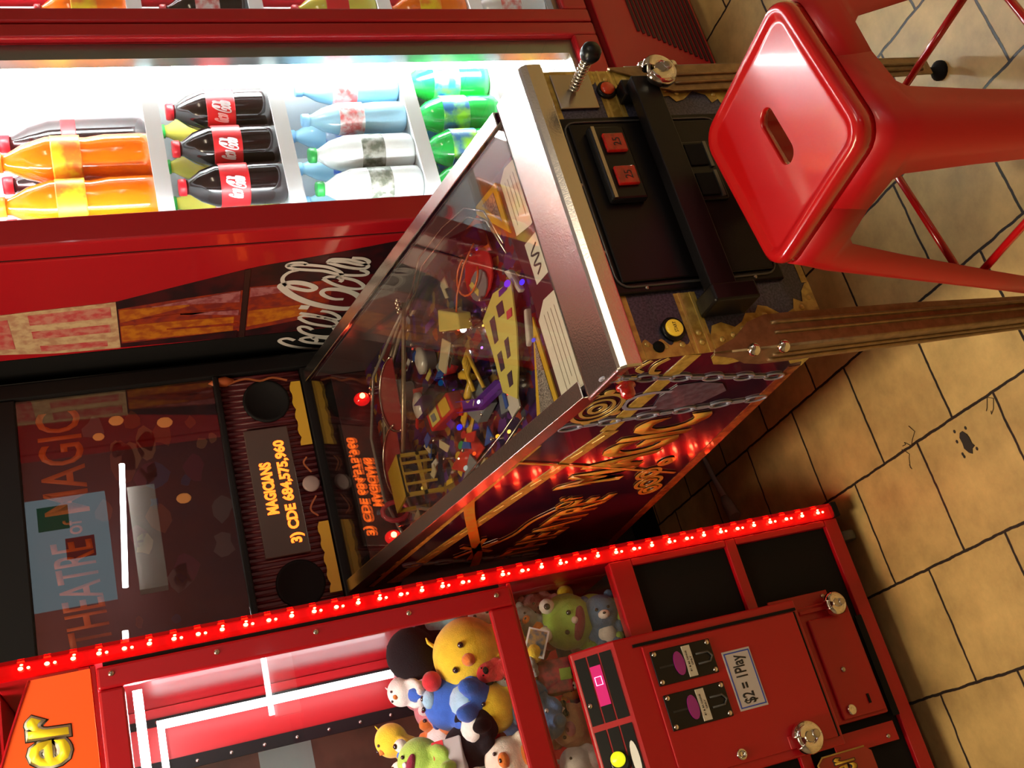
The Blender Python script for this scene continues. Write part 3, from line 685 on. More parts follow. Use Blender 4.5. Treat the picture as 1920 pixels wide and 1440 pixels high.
PURP = pm('ramp_purple', (.10, .02, .26)); PCL = glass_mat('clear_purple', tint=(.42, .22, .62), base=.06); YEL = pm('plastic_yellow', (.58, .50, .12)); YEL2 = pm('plastic_gold', (.58, .36, .03)); REDP = pm('plastic_red', (.45, .02, .015)); ORP = pm('plastic_orange', (.62, .12, .015))
GREYP = pm('plastic_grey', (.16, .18, .19)); TAN = pm('plastic_tan', (.50, .42, .25)); BLUP = pm('plastic_blue', (.03, .08, .32)); GRNP = pm('plastic_green', (.02, .30, .10)); PNK = pm('plastic_pink', (.55, .06, .09)); IVO = pm('plastic_ivory', (.50, .46, .40))
WIRE = mat('wire_steel', (.65, .58, .48), .25, 1.0)
def P3(x, y, h=0): return (x, y, zpf(y) + h)
def plate(pts, h, m, name='playfield_plastic', th=.003): return b_(MB().prism([P3(x, y, h) for x, y in pts], (0, 0, th)), name, m, pf)
ap = b_(MB().prism([P3(x, y, .001) for x, y in ((-W + .024, .112), (W - .024, .112), (W - .024, .30), (.14, .275), (.03, .262), (-.03, .262), (-.19, .275), (-W + .024, .33))], (0, 0, .018)), 'apron', mat('apron_maroon', (.055, .012, .02), .3, coat=.5), pf)
def card(pts, name, marks):
    zt_ = .0195
    c = b_(MB().prism([P3(x, y, zt_) for x, y in pts], (0, 0, .0008)), name, CREAM, ap)
    return c
card([(-.040, .150), (-.245, .150), (-.255, .185), (-.245, .245), (-.21, .262), (-.060, .262), (-.035, .23)], 'instruction_card', 0)
card([(.24, .150), (.115, .150), (.105, .20), (.115, .250), (.235, .250), (.25, .225)], 'price_card', 0)
card([(.085, .19), (.0, .19), (.0, .235), (.085, .235)], 'note_card', 0)
sl = MB()
for k in range(7): sl.prism([P3(.225, .235 - k * .011, .0206), P3(.130 + (k % 3) * .012, .235 - k * .011, .0206), P3(.130 + (k % 3) * .012, .2372 - k * .011, .0206), P3(.225, .2372 - k * .011, .0206)], (0, 0, .0003))
for k in range(6): sl.prism([P3(-.06, .240 - k * .012, .0206), P3(-.215 + (k % 3) * .01, .240 - k * .012, .0206), P3(-.215 + (k % 3) * .01, .2412 - k * .012, .0206), P3(-.06, .2412 - k * .012, .0206)], (0, 0, .0003))
b_(sl, 'card_print', mat('faint_ink', (.35, .30, .24), .6), ap)
hw = MB(); ribbon(hw, [P3(.068, .20, .0207), P3(.055, .225, .0207), P3(.045, .20, .0207), P3(.035, .225, .0207), P3(.025, .205, .0207), P3(.014, .222, .0207)], .004, (0, 0, 1), .0004); b_(hw, 'card_scribble', INK, ap)
# apron side guides (yellow rule panels)
plate([(-.045, .272), (-.235, .272), (-.235, .36)], .020, YEL2); plate([(-.085, .284), (-.215, .284), (-.215, .335)], .0235, mat('black_dots', (.04, .03, .03), .4, noise_scale=400, col2=(.4, .35, .3)), th=.001)
plate([(.13, .262), (.245, .262), (.25, .345), (.235, .35)], .020, YEL2); plate([(.165, .275), (.232, .275), (.235, .322)], .0235, mat('grey_print', (.14, .13, .14), .4, noise_scale=200, col2=(.4, .3, .25)), th=.001)
plate([(.15, .35), (.24, .36), (.245, .44), (.20, .43)], .012, ORP); plate([(.185, .37), (.225, .375), (.23, .42)], .0155, PURP)
# big yellow map plastic with dark windows
plate([(.045, .292), (.060, .36), (.035, .420), (-.035, .417), (-.120, .420), (-.155, .38), (-.105, .348), (-.04, .318)], .028, YEL); 
for q in ([(.03, .335), (.005, .34), (.008, .362), (.032, .36)], [(.02, .375), (-.028, .385), (-.028, .400), (.02, .395)], [(-.04, .35), (-.075, .36), (-.075, .372), (-.04, .366)], [(-.05, .385), (-.085, .39), (-.085, .405), (-.05, .402)], [(-.10, .37), (-.125, .378), (-.125, .392), (-.10, .388)]):
    plate(q, .0312, mat('window_dark', (.06, .035, .06), .3), th=.001)
plate([(.048, .30), (.038, .31), (.040, .34), (.050, .335)], .0315, PURP, th=.002); plate([(.0, .312), (-.014, .318), (-.012, .335), (.002, .33)], .0315, PNK, th=.002)
plate([(-.12, .39), (-.165, .395), (-.17, .43), (-.13, .44)], .018, IVO); plate([(-.10, .425), (-.15, .44), (-.145, .47), (-.10, .46)], .014, GREYP)
# ramps
def ramp(pts, h, m, r=.006, name='wire_ramp'):
    mb = MB()
    for dx in (-.011, .011): mb.tube([(x + dx, y, zpf(y) + h + z) for x, y, z in pts], r * .35, 6)
    return b_(mb, name, m, pf)
def chute(pts, wd, h, m, name='ramp'):
    mb = MB()
    P_ = [Vector((x, y, zpf(y) + h + z)) for x, y, z in pts]
    for k in range(len(P_) - 1):
        a, c = P_[k], P_[k + 1]; d = (c - a).normalized(); s = d.cross(Vector((0, 0, 1))).normalized() * wd / 2
        mb.prism([a - s, a + s, c + s, c - s], (0, 0, -.002))
        for sg in (-1, 1): mb.prism([a + s * sg, c + s * sg, c + s * sg + Vector((0, 0, .014)), a + s * sg + Vector((0, 0, .014))], s.normalized() * .0016 * sg)
    return b_(mb, name, m, pf)
chute([(.175, .33, 0), (.205, .42, .01), (.20, .53, .02), (.16, .60, .03), (.11, .62, .03)], .04, .03, PCL)
chute([(-.05, .45, 0), (-.04, .52, .01), (-.01, .60, .02), (-.02, .70, .03)], .032, .025, PCL)
chute([(-.10, .43, 0), (-.105, .50, .01), (-.08, .56, .02)], .02, .02, PURP)
# red disc and orbits on the right
plate([(.14 + .055 * math.cos(t), .415 + .055 * math.sin(t)) for t in [k * .4 for k in range(16)]], .012, REDP)
plate([(.115 + .03 * math.cos(t), .42 + .035 * math.sin(t)) for t in [k * .5 for k in range(13)]], .0165, GREYP)
wr = MB(); wr.tube([P3(.145 + .038 * math.cos(t), .43 + .045 * math.sin(t), .03) for t in [k * .35 for k in range(14)]], .0022, 6)
wr.tube([P3(.175, .36, .04), P3(.15, .40, .05), P3(.12, .46, .045), P3(.08, .50, .04)], .002, 6)
b_(wr, 'wire_guide', ORP, pf)
# balls, posts, bumpers, lamps
def lamp(x, y, h, col, s, r=.006, name='playfield_lamp'):
    mm = emit_mat('lamp_%d' % len(MATS), col, s)
    return b_(MB().ball(P3(x, y, h), (r * .6, r, r * .6), 2), name, mm, pf)
lamp(.062, .497, .030, (.95, .97, 1), 9, .011); lamp(.010, .500, .03, (.9, .95, 1), 7, .006); lamp(-.012, .532, .03, (.85, .95, 1), 6, .007); lamp(-.095, .512, .03, (.9, .95, 1), 7, .007)
lamp(.072, .51, .031, (1, .10, .03), 3, .009); lamp(.021, .655, .022, (.0, .9, .35), 1.3, .010); lamp(-.095, .63, .020, (.03, .03, 1), 1.6, .010); lamp(.105, .545, .02, (.4, .15, 1), 3, .005)
lamp(.028, .27, .024, (.05, .03, 1), 1.8, .008); lamp(.045, .30, .034, (.25, .05, 1), 1.0, .010); lamp(-.178, .498, .02, (1, .35, .02), 2.5, .007); lamp(-.168, .60, .02, (1, .08, .01), 2, .006)
lamp(-.178, .65, .018, (.9, .95, .8), .6, .009); lamp(.17, .372, .03, (.35, .3, 1), 1.5, .005); lamp(-.085, .285, .026, (.1, .1, .8), 1.0, .006)
rl_ = random.Random(21)
for k in range(16): lamp(rl_.uniform(-.2, .2), rl_.uniform(.40, .95), .022, [(1, .8, .5), (.9, .1, .05), (.5, .2, 1), (1, .6, .1)][k % 4], rl_.uniform(.8, 2.5), rl_.uniform(.003, .006))
# yellow hand sculpture
hs = MB()
hs.tube([P3(-.03, .56, .02), P3(-.02, .54, .035), P3(-.035, .505, .05), P3(-.055, .48, .045)], [.008, .009, .010, .006], 8)
hs.tube([P3(-.085, .56, .02), P3(-.07, .53, .04), P3(-.06, .49, .05)], [.007, .009, .006], 8)
for k in range(4): hs.tube([P3(-.045 - k * .012, .50 - k * .004, .048), P3(-.02 - k * .010, .478, .058), P3(.0 - k * .010, .47, .05)], [.005, .0045, .003], 6)
hs.tube([P3(.0, .47, .05), P3(-.04, .455, .055), P3(-.09, .455, .045)], .004, 6)
b_(hs, 'hand_sculpture', YEL2, pf)
plate([(-.05, .50), (-.11, .49), (-.125, .545), (-.09, .575), (-.055, .555)], .006, GREYP, th=.02)
# yellow box toy, cabinet toys
bx = b_(MB().prism([P3(x, y, .02) for x, y in ((.135, .54), (.085, .47), (.052, .478), (.092, .558))], (0, 0, .03)), 'yellow_block', YEL, pf, bevel=.003)
b_(MB().prism([P3(x, y, .045) for x, y in ((.05, .53), (.075, .555), (.03, .60), (.005, .58))], (0, 0, .003)), 'tan_plate', TAN, pf)
tb = b_(MB().prism([P3(x, y, .012) for x, y in ((-.018, .715), (-.022, .605), (-.070, .592), (-.066, .708))], (0, 0, .03)), 'red_trunk', REDP, pf, bevel=.003)
plate([(-.024, .70), (-.027, .662), (-.062, .655), (-.061, .695)], .0425, YEL, 'trunk_panel', .001); plate([(-.028, .65), (-.030, .612), (-.064, .604), (-.063, .645)], .0425, YEL2, 'trunk_panel', .001); plate([(-.036, .69), (-.038, .672), (-.055, .668), (-.054, .686)], .0437, GREYP, 'trunk_panel', .001)
plate([(.03, .70), (.05, .62), (.02, .58), (-.005, .66)], .015, REDP); plate([(.04, .68), (.055, .64), (.04, .62), (.025, .66)], .019, BLUP); plate([(.055, .615), (.065, .59), (.045, .575), (.038, .60)], .02, TAN)
# row of colour inserts
for k, c in enumerate((YEL, ORP, BLUP, REDP, GRNP, YEL2, ORP)):
    x = -.062 - k * .014; y = .585 + k * .022
    plate([(x + .008 * math.cos(t), y + .012 * math.sin(t)) for t in [q * .63 for q in range(10)]], .003, c, 'insert', .002)
plate([(-.05, .575), (-.16, .72), (-.175, .71), (-.065, .56)], .0006, YEL2, th=.001)
plate([(-.12, .60), (-.17, .57), (-.185, .66), (-.15, .72)], .010, REDP); plate([(-.16, .62), (-.19, .60), (-.20, .68)], .016, GREYP)
plate([(-.14, .53), (-.175, .52), (-.17, .56)], .014, BLUP)
# red half discs at the back behind the rail
for (cx, cy, r) in ((.075, .80, .085), (-.065, .86, .085)):
    pts = [(cx + r * math.cos(t), cy + r * math.sin(t)) for t in [-.2 + k * .19 for k in range(18)]]
    plate(pts, .05, mat('disc_red', (.28, .03, .028), .4, coat=.3), 'orbit_disc', .002)
    t_ = MB(); t_.tube([P3(x, y, .055) for x, y in pts], .0028, 6); b_(t_, 'orbit_rim', WIRE, pf)
# long rail crossing the playfield
rl = MB(); rl.tube([(.215, .640, zpf(.64) + .065), (-.128, .86, zpf(.86) + .06)], .0052, 8); b_(rl, 'cross_rail', mat('brass_rod', (.42, .32, .20), .35, .8), pf)
kn = MB()
for k in range(3):
    for j in range(2): kn.ball((.222 - k * .011, .640 + j * .012, zpf(.64) + .078), .006, 2)
b_(kn, 'rail_knobs', WIRE, pf)
ramp([(.20, .62, .04), (.24, .52, .05), (.245, .42, .04), (.235, .34, .03), (.19, .29, .025), (.10, .265, .02)], .02, WIRE)
ramp([(-.21, .90, .05), (-.24, .78, .05), (-.235, .60, .04), (-.21, .42, .03), (-.19, .36, .02)], .02, WIRE)
wg = MB(); wg.tube([P3(.245, .62, .04), P3(.20, .78, .05), P3(.17, .90, .05), P3(.05, .985, .05), P3(-.10, .99, .05), P3(-.22, .93, .05)], .004, 6); b_(wg, 'lane_guide', mat('clear_plastic', (.25, .22, .19), .15, coat=1), pf)
ag = MB()
for o_ in (0, .022): ag.tube([P3(.255 - o_, .58, .02), P3(.235 - o_, .78, .02), P3(.15, .93 - o_, .02), P3(.0, 1.0 - o_, .02), P3(-.15, .95 - o_, .02), P3(-.235 + o_, .80, .02)], .005, 6)
b_(ag, 'arch_guide', mat('guide_tan', (.28, .21, .15), .3, .3), pf)
# small tower with posts on the left back
tw = MB()
for x, y in ((-.075, .80), (-.165, .80), (-.165, .90), (-.075, .90)): tw.box(x - .004, x + .004, y - .004, y + .004, zpf(.85) - .01, zpf(.85) + .075)
for zz in (.03, .072): tw.box(-.169, -.071, .796, .803, zpf(.85) + zz - .004, zpf(.85) + zz + .004)
tw.box(-.169, -.071, .796, .904, zpf(.85) + .072, zpf(.85) + .077)
for k in range(3): tw.box(-.145 + k * .024, -.140 + k * .024, .792, .797, zpf(.85) + .0, zpf(.85) + .072)
b_(tw, 'toy_cage', YEL2, pf)
rg = MB(); rg.tube([P3(-.15 + .022 * math.cos(t), .945, .05 + .03 * math.sin(t)) for t in [k * .45 for k in range(14)]], .006, 8, closed=True); b_(rg, 'ring_target', PNK, pf)
# pop bumpers and posts
for k, (x, y) in enumerate(((.10, .70), (.02, .76), (.09, .83))):
    bb = b_(MB().lathe([(.022, 0), (.022, .02), (.03, .024), (.03, .034), (.012, .040)], P3(x, y, .0), (0, 0, 1), 20), 'bumper', IVO, pf)
ps = MB(); rnd = random.Random(3)
for k in range(46):
    x = rnd.uniform(-.24, .24); y = rnd.uniform(.38, 1.0); ps.lathe([(.004, 0), (.003, .02), (.005, .026), (0, .028)], P3(x, y, 0), (0, 0, 1), 8)
b_(ps, 'rubber_posts', WIRE, pf)
misc = [TAN, YEL2, BLUP, GREYP, IVO, PURP, TAN, REDP, YEL]
for k in range(62):
    x = rnd.uniform(-.23, .22); y = rnd.uniform(.42, .98); a = rnd.uniform(0, 6.28); s1, s2 = rnd.uniform(.010, .026), rnd.uniform(.005, .012)
    ca, sa = math.cos(a), math.sin(a)
    q = [(x + ca * u * s1 - sa * v * s2, y + sa * u * s1 + ca * v * s2) for u, v in ((-1, -1), (1, -.6), (.8, 1), (-.7, .8))]
    plate(q, rnd.uniform(.012, .038), misc[k % 9], 'lane_plastic', .0025)
for s in (-1, 1):
    fb = MB().prism([P3(s * .075, .300, .012), P3(s * .082, .318, .012), P3(s * .018, .292, .012), P3(s * .020, .283, .012)], (0, 0, .012)); b_(fb, 'flipper', IVO, pf, bevel=.003)

# ---- backbox
BBW = .338; Z0, Z1 = 1.045, 1.93
bbx = b_(B((-BBW, BBW, YB + .032, 1.40, Z0, Z1)), 'backbox', MATTE, bevel=.003)
FRM = mat('frame_black', (.006, .006, .007), .4, spec=.22)
b_(B((-BBW, -.300, YB - .004, YB + .0315, Z0, Z1), (.298, BBW, YB - .004, YB + .0315, Z0, Z1), (-.300, .298, YB - .004, YB + .0315, 1.812, Z1),
     (-.300, .298, YB - .010, YB + .0315, 1.362, 1.376), (-.300, .298, YB - .004, YB + .0315, Z0, 1.166)), 'backbox_frame', FRM, bbx, bevel=.004)
tp = b_(B((-.2995, .2975, YB + .020, YB + .024, 1.377, 1.8115)), 'backglass', mat('backglass_art', (.050, .006, .010), .5, noise_scale=5, col2=(.012, .006, .022)), bbx)
b_(B((-.2995, .2975, YB + .006, YB + .009, 1.377, 1.8115)), 'glass_pane', BGLASS, bbx)
yT = YB + .0198
OT = mat('title_orange', (.55, .09, .012), .5, emit=(1, .16, .02), es=.07)
text_fit('title_lettering', 'MAGIC', (.015, yT, 1.680), (.25, 0, .0), (0, 0, .095), OT, tp, po, .0008, .01)
text_fit('title_lettering', 'THEATRE', (-.285, yT, 1.665), (.235, 0, .02), (0, 0, .085), OT, tp, po, .0008, .01)
text_fit('title_lettering', 'of', (-.035, yT, 1.70), (.035, 0, .0), (0, 0, .04), OT, tp, po, .0008, .01)
GL = mat('glow_orange', (.5, .2, .05), .5, emit=(1, .35, .08), es=.30)
for x, z, r in ((.225, 1.603, .013), (.205, 1.497, .014), (.01, 1.48, .013), (.19, 1.645, .010)):
    b_(MB().ball((x, YB + .0185, z), (r, .0015, r * 1.3), 2), 'printed_flame', GL, tp)
def tart(pts, m): b_(MB().prism([(x, YB + .0198, z) for x, z in pts], (0, -.0006, 0)), 'printed_figure', m, tp)
AB = [mat('art_rust', (.16, .04, .02), .5), mat('art_blue', (.02, .04, .12), .5), mat('art_grey', (.10, .09, .10), .5), mat('art_tan', (.20, .11, .06), .5), mat('art_plum', (.09, .01, .04), .5)]
ra = random.Random(11)
tart([(.12 + .055 * math.cos(t), 1.60 + .028 * math.sin(t)) for t in [k * .6 for k in range(10)]], AB[0])
tart([(.16 + .045 * math.cos(t), 1.545 + .022 * math.sin(t)) for t in [k * .6 for k in range(10)]], AB[3])
for k in range(26):
    cx, cz = ra.uniform(-.27, .27), ra.uniform(1.39, 1.66); r = ra.uniform(.012, .045)
    tart([(cx + r * ra.uniform(.6, 1.1) * math.cos(t), cz + r * ra.uniform(.4, .8) * math.sin(t)) for t in [q * .7 for q in range(9)]], AB[k % 5])
# speaker panel
sp_ = MB()
sp_.box(-.2995, .2975, YB + .012, YB + .018, 1.167, 1.361)
for k in range(40):
    x = -.296 + k * .0151; sp_.lathe([(.0042, 0), (.0042, .192)], (x, YB + .012, 1.168), (0, 0, 1), 8)
spn = b_(sp_, 'speaker_panel', mat('curtain_red', (.10, .008, .014), .45, noise_amt=.3, noise_scale=12), bbx)
for x, z in ((.222, 1.258), (-.240, 1.258)):
    b_(MB().lathe([(.056, 0), (.056, .006), (.050, .007), (.046, .003), (0, .003)], (x, YB + .0105, z), (0, -1, 0), 32), 'speaker', MATTE, spn)
dp = b_(B((-.172, .147, YB - .002, YB + .0065, 1.222, 1.326)), 'score_display', mat('display_grey', (.075, .05, .045), .25, coat=.6), spn, bevel=.002)
DMD = emit_mat('dot_matrix_orange', (1, .13, .012), 4.2)
text_fit('score_text', 'MAGICIANS', (-.070, YB - .0022, 1.2765), (.130, 0, -.000), (0, 0, .028), DMD, dp, po, .0006, .05)
text_fit('score_text', '3) CDE 684,575,960', (-.146, YB - .0022, 1.2300), (.258, 0, 0), (0, 0, .034), DMD, dp, po, .0006, .045)
GP = mat('gold_fringe', (.50, .30, .02), .45, emit=(1, .5, .03), es=.05)
for x0, x1 in ((.092, .262), (-.275, -.105)):
    pts = [(x0, 1.170), (x1, 1.170)] + [(x1 - (x1 - x0) * k / 16, 1.192 + .006 * abs(math.sin(k * .9))) for k in range(17)]
    b_(MB().prism([(x, YB + .002, z) for x, z in pts], (0, -.003, 0)), 'gold_fringe', GP, spn)
b_(MB().lathe([(.020, 0), (.020, .004), (.016, .007), (0, .008)], (-.010, YB - .0025, 1.193), (0, -1, 0), 24), 'medallion', mat('medal_grey', (.34, .28, .28), .5), spn)
vn = MB()
ribbon(vn, [(.275, YB + .001, 1.345), (.285, YB + .001, 1.30), (.275, YB + .001, 1.265), (.280, YB + .001, 1.235), (.268, YB + .001, 1.20)], .005, (0, -1, 0))
b_(vn, 'vine_print', mat('vine_orange', (.35, .10, .03), .5), spn); vn = MB()
ribbon(vn, [(.06, YB - .0, 1.190), (.045, YB - .0, 1.200), (.02, YB - .0, 1.186)], .004, (0, -1, 0)); b_(vn, 'vine_print', mat('vine_orange', (.35, .10, .03), .5), spn); vn = MB(); ribbon(vn, [(-.04, YB - .0, 1.186), (-.07, YB - .0, 1.205), (-.09, YB - .0, 1.190)], .004, (0, -1, 0))
b_(vn, 'vine_print', mat('vine_orange', (.35, .10, .03), .5), spn)
b_(MB().lathe([(.004, 0), (.013, .02), (.011, .045), (0, .062)], (.285, YB + .004, 1.325), (0, 0, 1), 12), 'flame_print', mat('flame_rust', (.35, .08, .02), .5), spn)
# back end of the playfield: red flasher lamps
BKP = b_(B((-W + .023, W - .023, 1.051, 1.062, .99, 1.095)), 'back_board', mat('board_dark', (.045, .02, .025), .4, coat=.4, noise_scale=20, col2=(.10, .02, .02)), pf)
FLM = emit_mat('flasher_core', (1.0, .10, .03), 40); FLC = mat('flasher_cap', (.7, .01, .01), .2, coat=1, emit=(1, .01, .01), es=.9)
for x in (.165, -.190):
    fc = b_(MB().ball((x, 1.010, zpf(1.01) + .040), (.017, .017, .020), 3), 'flasher_cap', FLC, pf)
    b_(MB().ball((x, .990, zpf(1.0) + .044), .007, 2), 'flasher_bulb', FLM, fc)

# ================================================================== PADLOCKS
def disc_lock(loc, label, r=.035, axis=(0, -1, 0), roll=0.0, parent_gap=.0):
    t = thing('disc_padlock', loc, label, 'padlock')
    ax = Vector(axis).normalized()
    mb = MB()
    # body: C-shaped round block with a notch at the top
    prof = [(r * .30, .0), (r * .85, .0), (r * .97, .003), (r, .008), (r * .97, .016), (r * .82, .021), (r * .60, .023), (r * .30, .023)]
    seg = 40; rings = []
    zx = Vector((math.cos(roll), 0, math.sin(roll))); zz = Vector((-math.sin(roll), 0, math.cos(roll)))
    rng = [(90 + 17 + (360 - 34) * k / seg) * PI / 180 for k in range(seg + 1)]
    for a in rng:
        d = zx * math.cos(a) + zz * math.sin(a)
        rings.append([mb.bm.verts.new(d * rr + ax * hh) for rr, hh in prof])
    for A, Bq in zip(rings, rings[1:]):
        for k in range(len(prof)):
            f = mb.bm.faces.new((A[k], A[(k + 1) % len(prof)], Bq[(k + 1) % len(prof)], Bq[k])); f.smooth = True
    mb.bm.faces.new(rings[0][::-1]); mb.bm.faces.new(rings[-1])
    mb.build('lock_body', CHROME, t)
    fpl = MB().lathe([(r * .31, .002), (r * .31, .0215)], -zz * r * .0, ax, 20)
    fpl.build('lock_core', DCHROME, t)
    MB().lathe([(r * .26, .020), (r * .26, .0235), (r * .2, .025), (0, .0235)], -zz * r * .42, ax, 18).build('keyway', DCHROME, t)
    sh = MB().tube([zx * r * .62 * math.cos(a) + zz * r * .62 * math.sin(a) + ax * .011 for a in [(60 + 60 * k / 8) * PI / 180 for k in range(9)]], .0042, 8)
    sh.build('shackle', DCHROME, t)
    return t
disc_lock((.226, -.0525, .664), 'chrome disc padlock hanging from the black bar on the pinball coin door', .032, (0, -1, .25), .1)

# ================================================================== CLAW MACHINE
CX0, CX1, CY0, CY1 = -1.077, -.373, .755, 1.42
co = (-.725, 1.09, 0)
CL = thing('claw_machine', co, 'red claw machine full of plush toys with red lights down its corner', 'claw machine')
c_ = lambda mb, name, m, p=CL, **k: mb.build(name, m, p, co, **k)
# frame
c_(B((CX1 - .030, CX1, CY0, CY1, .065, 1.86)), 'right_wall', RED, bevel=.004)
c_(B((CX0, CX0 + .03, CY0, CY1, .065, 1.86)), 'left_wall', RED, bevel=.004)
for q in ((CX0 + .031, CX1 - .031, .065, .100), (CX0 + .031, CX1 - .031, .343, .368), (CX0 + .031, CX1 - .031, .604, .656), (CX1 - .046, CX1 - .031, .1005, .3425), (CX1 - .046, CX1 - .031, .3685, .6035),
          (CX0 + .031, CX0 + .046, .1005, .6035), (CX0 + .031, CX1 - .031, 1.690, 1.700), (CX0 + .031, CX1 - .031, .884, .893)):
    c_(B((q[0], q[1], CY0, CY0 + .03, q[2], q[3])), 'frame_rail', RED, bevel=.002)

c_(B((CX0 + .031, CX1 - .0315, 1.31, 1.33, .58, .95), (CX1 - .175, CX1 - .0315, 1.31, 1.33, .951, 1.69), (CX0 + .031, CX0 + .17, 1.31, 1.33, .951, 1.69), (CX0 + .171, CX1 - .176, 1.31, 1.33, 1.64, 1.69)), 'back_wall', mat('inner_red', (.50, .01, .015), .4))
c_(B((CX1 - .178, CX1 - .150, 1.300, 1.3095, .95, 1.66), (CX1 - .072, CX1 - .055, 1.300, 1.3095, .95, 1.66)), 'black_strip', MATTE)
sc2 = MB()
for k in range(9): sc2.ball((CX1 - .166, 1.2995, 1.0 + k * .075), .005, 2)
for k in range(9): sc2.ball((CX1 - .064, 1.2995, 1.0 + k * .075), .004, 2)
c_(sc2, 'strip_screws', DCHROME)
c_(B((CX0 + .031, CX1 - .031, CY0 + .031, 1.309, .60, .62)), 'prize_floor', MATTE)
c_(B((CX0 + .031, CX1 - .031, CY0 + .0, CY1, 1.701, 1.72)), 'roof_panel', RED)
c_(B((CX0, CX1, CY0 + .10, CY1, 1.861, 1.875)), 'top_panel', RED)
# black panels
c_(B((CX0 + .047, CX1 - .047, CY0 + .012, CY0 + .020, .369, .603)), 'black_panel', MATTE)
c_(B((CX0 + .047, CX1 - .047, CY0 + .012, CY0 + .020, .101, .342)), 'black_panel', MATTE)
# upper window door
X0, X1 = CX0 + .040, CX1 - .039
d0 = c_(B((X0, X0 + .042, CY0 - .016, CY0 - .001, .893, 1.690), (X1 - .042, X1, CY0 - .016, CY0 - .001, .893, 1.690), (X0 + .042, X1 - .042, CY0 - .016, CY0 - .001, .893, .947), (X0 + .042, X1 - .042, CY0 - .016, CY0 - .001, 1.645, 1.690)), 'window_door', RED, bevel=.005, bseg=2)
c_(B((X0 + .042, X1 - .042, CY0 - .009, CY0 - .006, .947, 1.645)), 'glass', GLASS, d0)
c_(B((X1 + .001, X1 + .0085, CY0 - .006, CY0 - .0005, .912, 1.678)), 'door_gap', MATTE, d0)
sm = MB()
for k in range(5): sm.ball((X1 - .016, CY0 - .017, .925 + k * .185), (.0055, .003, .0055), 2)
c_(sm, 'door_screws', DCHROME, d0)
c_(B((CX0 + .05, CX1 - .05, CY0 + .008, CY0 + .011, .657, .883)), 'lower_glass', GLASS)
c_(B((CX0 + .0315, CX0 + .05, CY0, CY0 + .03, .657, .883), (CX1 - .0, CX1 - .0, CY0, CY0, .6, .6)), 'glass_bead', RED)
# lamps inside
c_(B((X0 + .05, X1 - .045, CY0 + .034, CY0 + .050, 1.618, 1.634)), 'window_lamp', emit_mat('claw_tube', (.95, .99, 1), 110))
c_(B((-.462, -.444, 1.240, 1.250, 1.06, 1.60), (-.99, -.462, 1.240, 1.250, 1.585, 1.60)), 'rear_lamp', emit_mat('claw_tube2', (.95, .99, 1), 7))
c_(MB().cyl((-.40, .80, 1.60), (-.40, .80, 1.69), .010), 'lamp_bracket', ALU)
# claw carriage
cw = c_(B((-.80, -.64, 1.0, 1.12, 1.60, 1.66)), 'claw_carriage', ALU, bevel=.005)
c_(MB().cyl((-.72, 1.06, 1.60), (-.72, 1.06, 1.42), .006), 'claw_cable', MATTE, cw)
for k in range(3):
    a = k * 2.09
    c_(MB().tube([(-.72, 1.06, 1.42), (-.72 + .06 * math.cos(a), 1.06 + .06 * math.sin(a), 1.40), (-.72 + .065 * math.cos(a), 1.06 + .065 * math.sin(a), 1.35), (-.72 + .02 * math.cos(a), 1.06 + .02 * math.sin(a), 1.31)], .005, 8), 'claw_finger', CHROME, cw)
# marquee
arch = [(-1.04, 1.700), (-.410, 1.700), (-.410, 1.800)] + [(-.410 - .63 * t, 1.800 + .085 * math.sin(PI * t)) for t in [k / 14 for k in range(1, 14)]] + [(-1.04, 1.80)]
c_(MB().prism([(x, CY0 + .03, z) for x, z in [(CX0, 1.8605), (CX1, 1.8605)] + [(CX1 - .704 * t, 1.862 + .03 * math.sin(PI * t)) for t in [k / 10 for k in range(1, 10)]]], (0, .03, 0)), 'crown', RED)
mq = c_(MB().prism([(x, CY0 + .004, z) for x, z in arch], (0, -.012, 0)), 'marquee', mat('marquee_orange', (.78, .075, .008), .4, emit=(1, .10, .008), es=.45))
tr_ = MB(); tr_.tube([(x, CY0 - .009, z) for x, z in arch[2:]], .003, 6); c_(tr_, 'marquee_edge', RED, mq)
WO = mat('outline_silver', (.62, .60, .55), .4); LY = mat('letter_yellow', (.95, .72, .03), .4, emit=(1, .7, .02), es=.3); KO = mat('outline_black', (.02, .02, .015), .5)
for dm, ex, dy, bo in ((KO, .0060, 0.0, .085), (WO, .0040, .0007, .06), (LY, 0, .0014, .02)):
    for ch, x0, z0, ww, hh in (('r', -.516, 1.744, .036, .066), ('e', -.566, 1.744, .044, .066)):
        text_fit('marquee_letter', ch, (x0 - ex, CY0 - .0085 - dy, z0 - ex), (ww + 2 * ex, 0, 0), (.006, 0, hh + 2 * ex), dm, mq, co, .0007, bo)
# LED corner strip
tubem = bpy.data.materials.new('red_light_tube'); n, l = nodes_of(tubem); n.remove(n['Principled BSDF'])
g1 = n.new('ShaderNodeBsdfGlossy'); g1.inputs['Color'].default_value = (.9, .3, .3, 1); g1.inputs['Roughness'].default_value = .15
t1 = n.new('ShaderNodeBsdfTransparent'); t1.inputs[0].default_value = (1, .12, .10, 1)
e1 = n.new('ShaderNodeEmission'); e1.inputs[0].default_value = (1, .010, .014, 1); e1.inputs[1].default_value = .13
m1 = n.new('ShaderNodeMixShader'); m1.inputs[0].default_value = .08; a1 = n.new('ShaderNodeAddShader')
l.new(t1.outputs[0], m1.inputs[1]); l.new(g1.outputs[0], m1.inputs[2]); l.new(m1.outputs[0], a1.inputs[0]); l.new(e1.outputs[0], a1.inputs[1]); l.new(a1.outputs[0], n['Material Output'].inputs[0])
MATS['tubem'] = tubem
ls = MB()
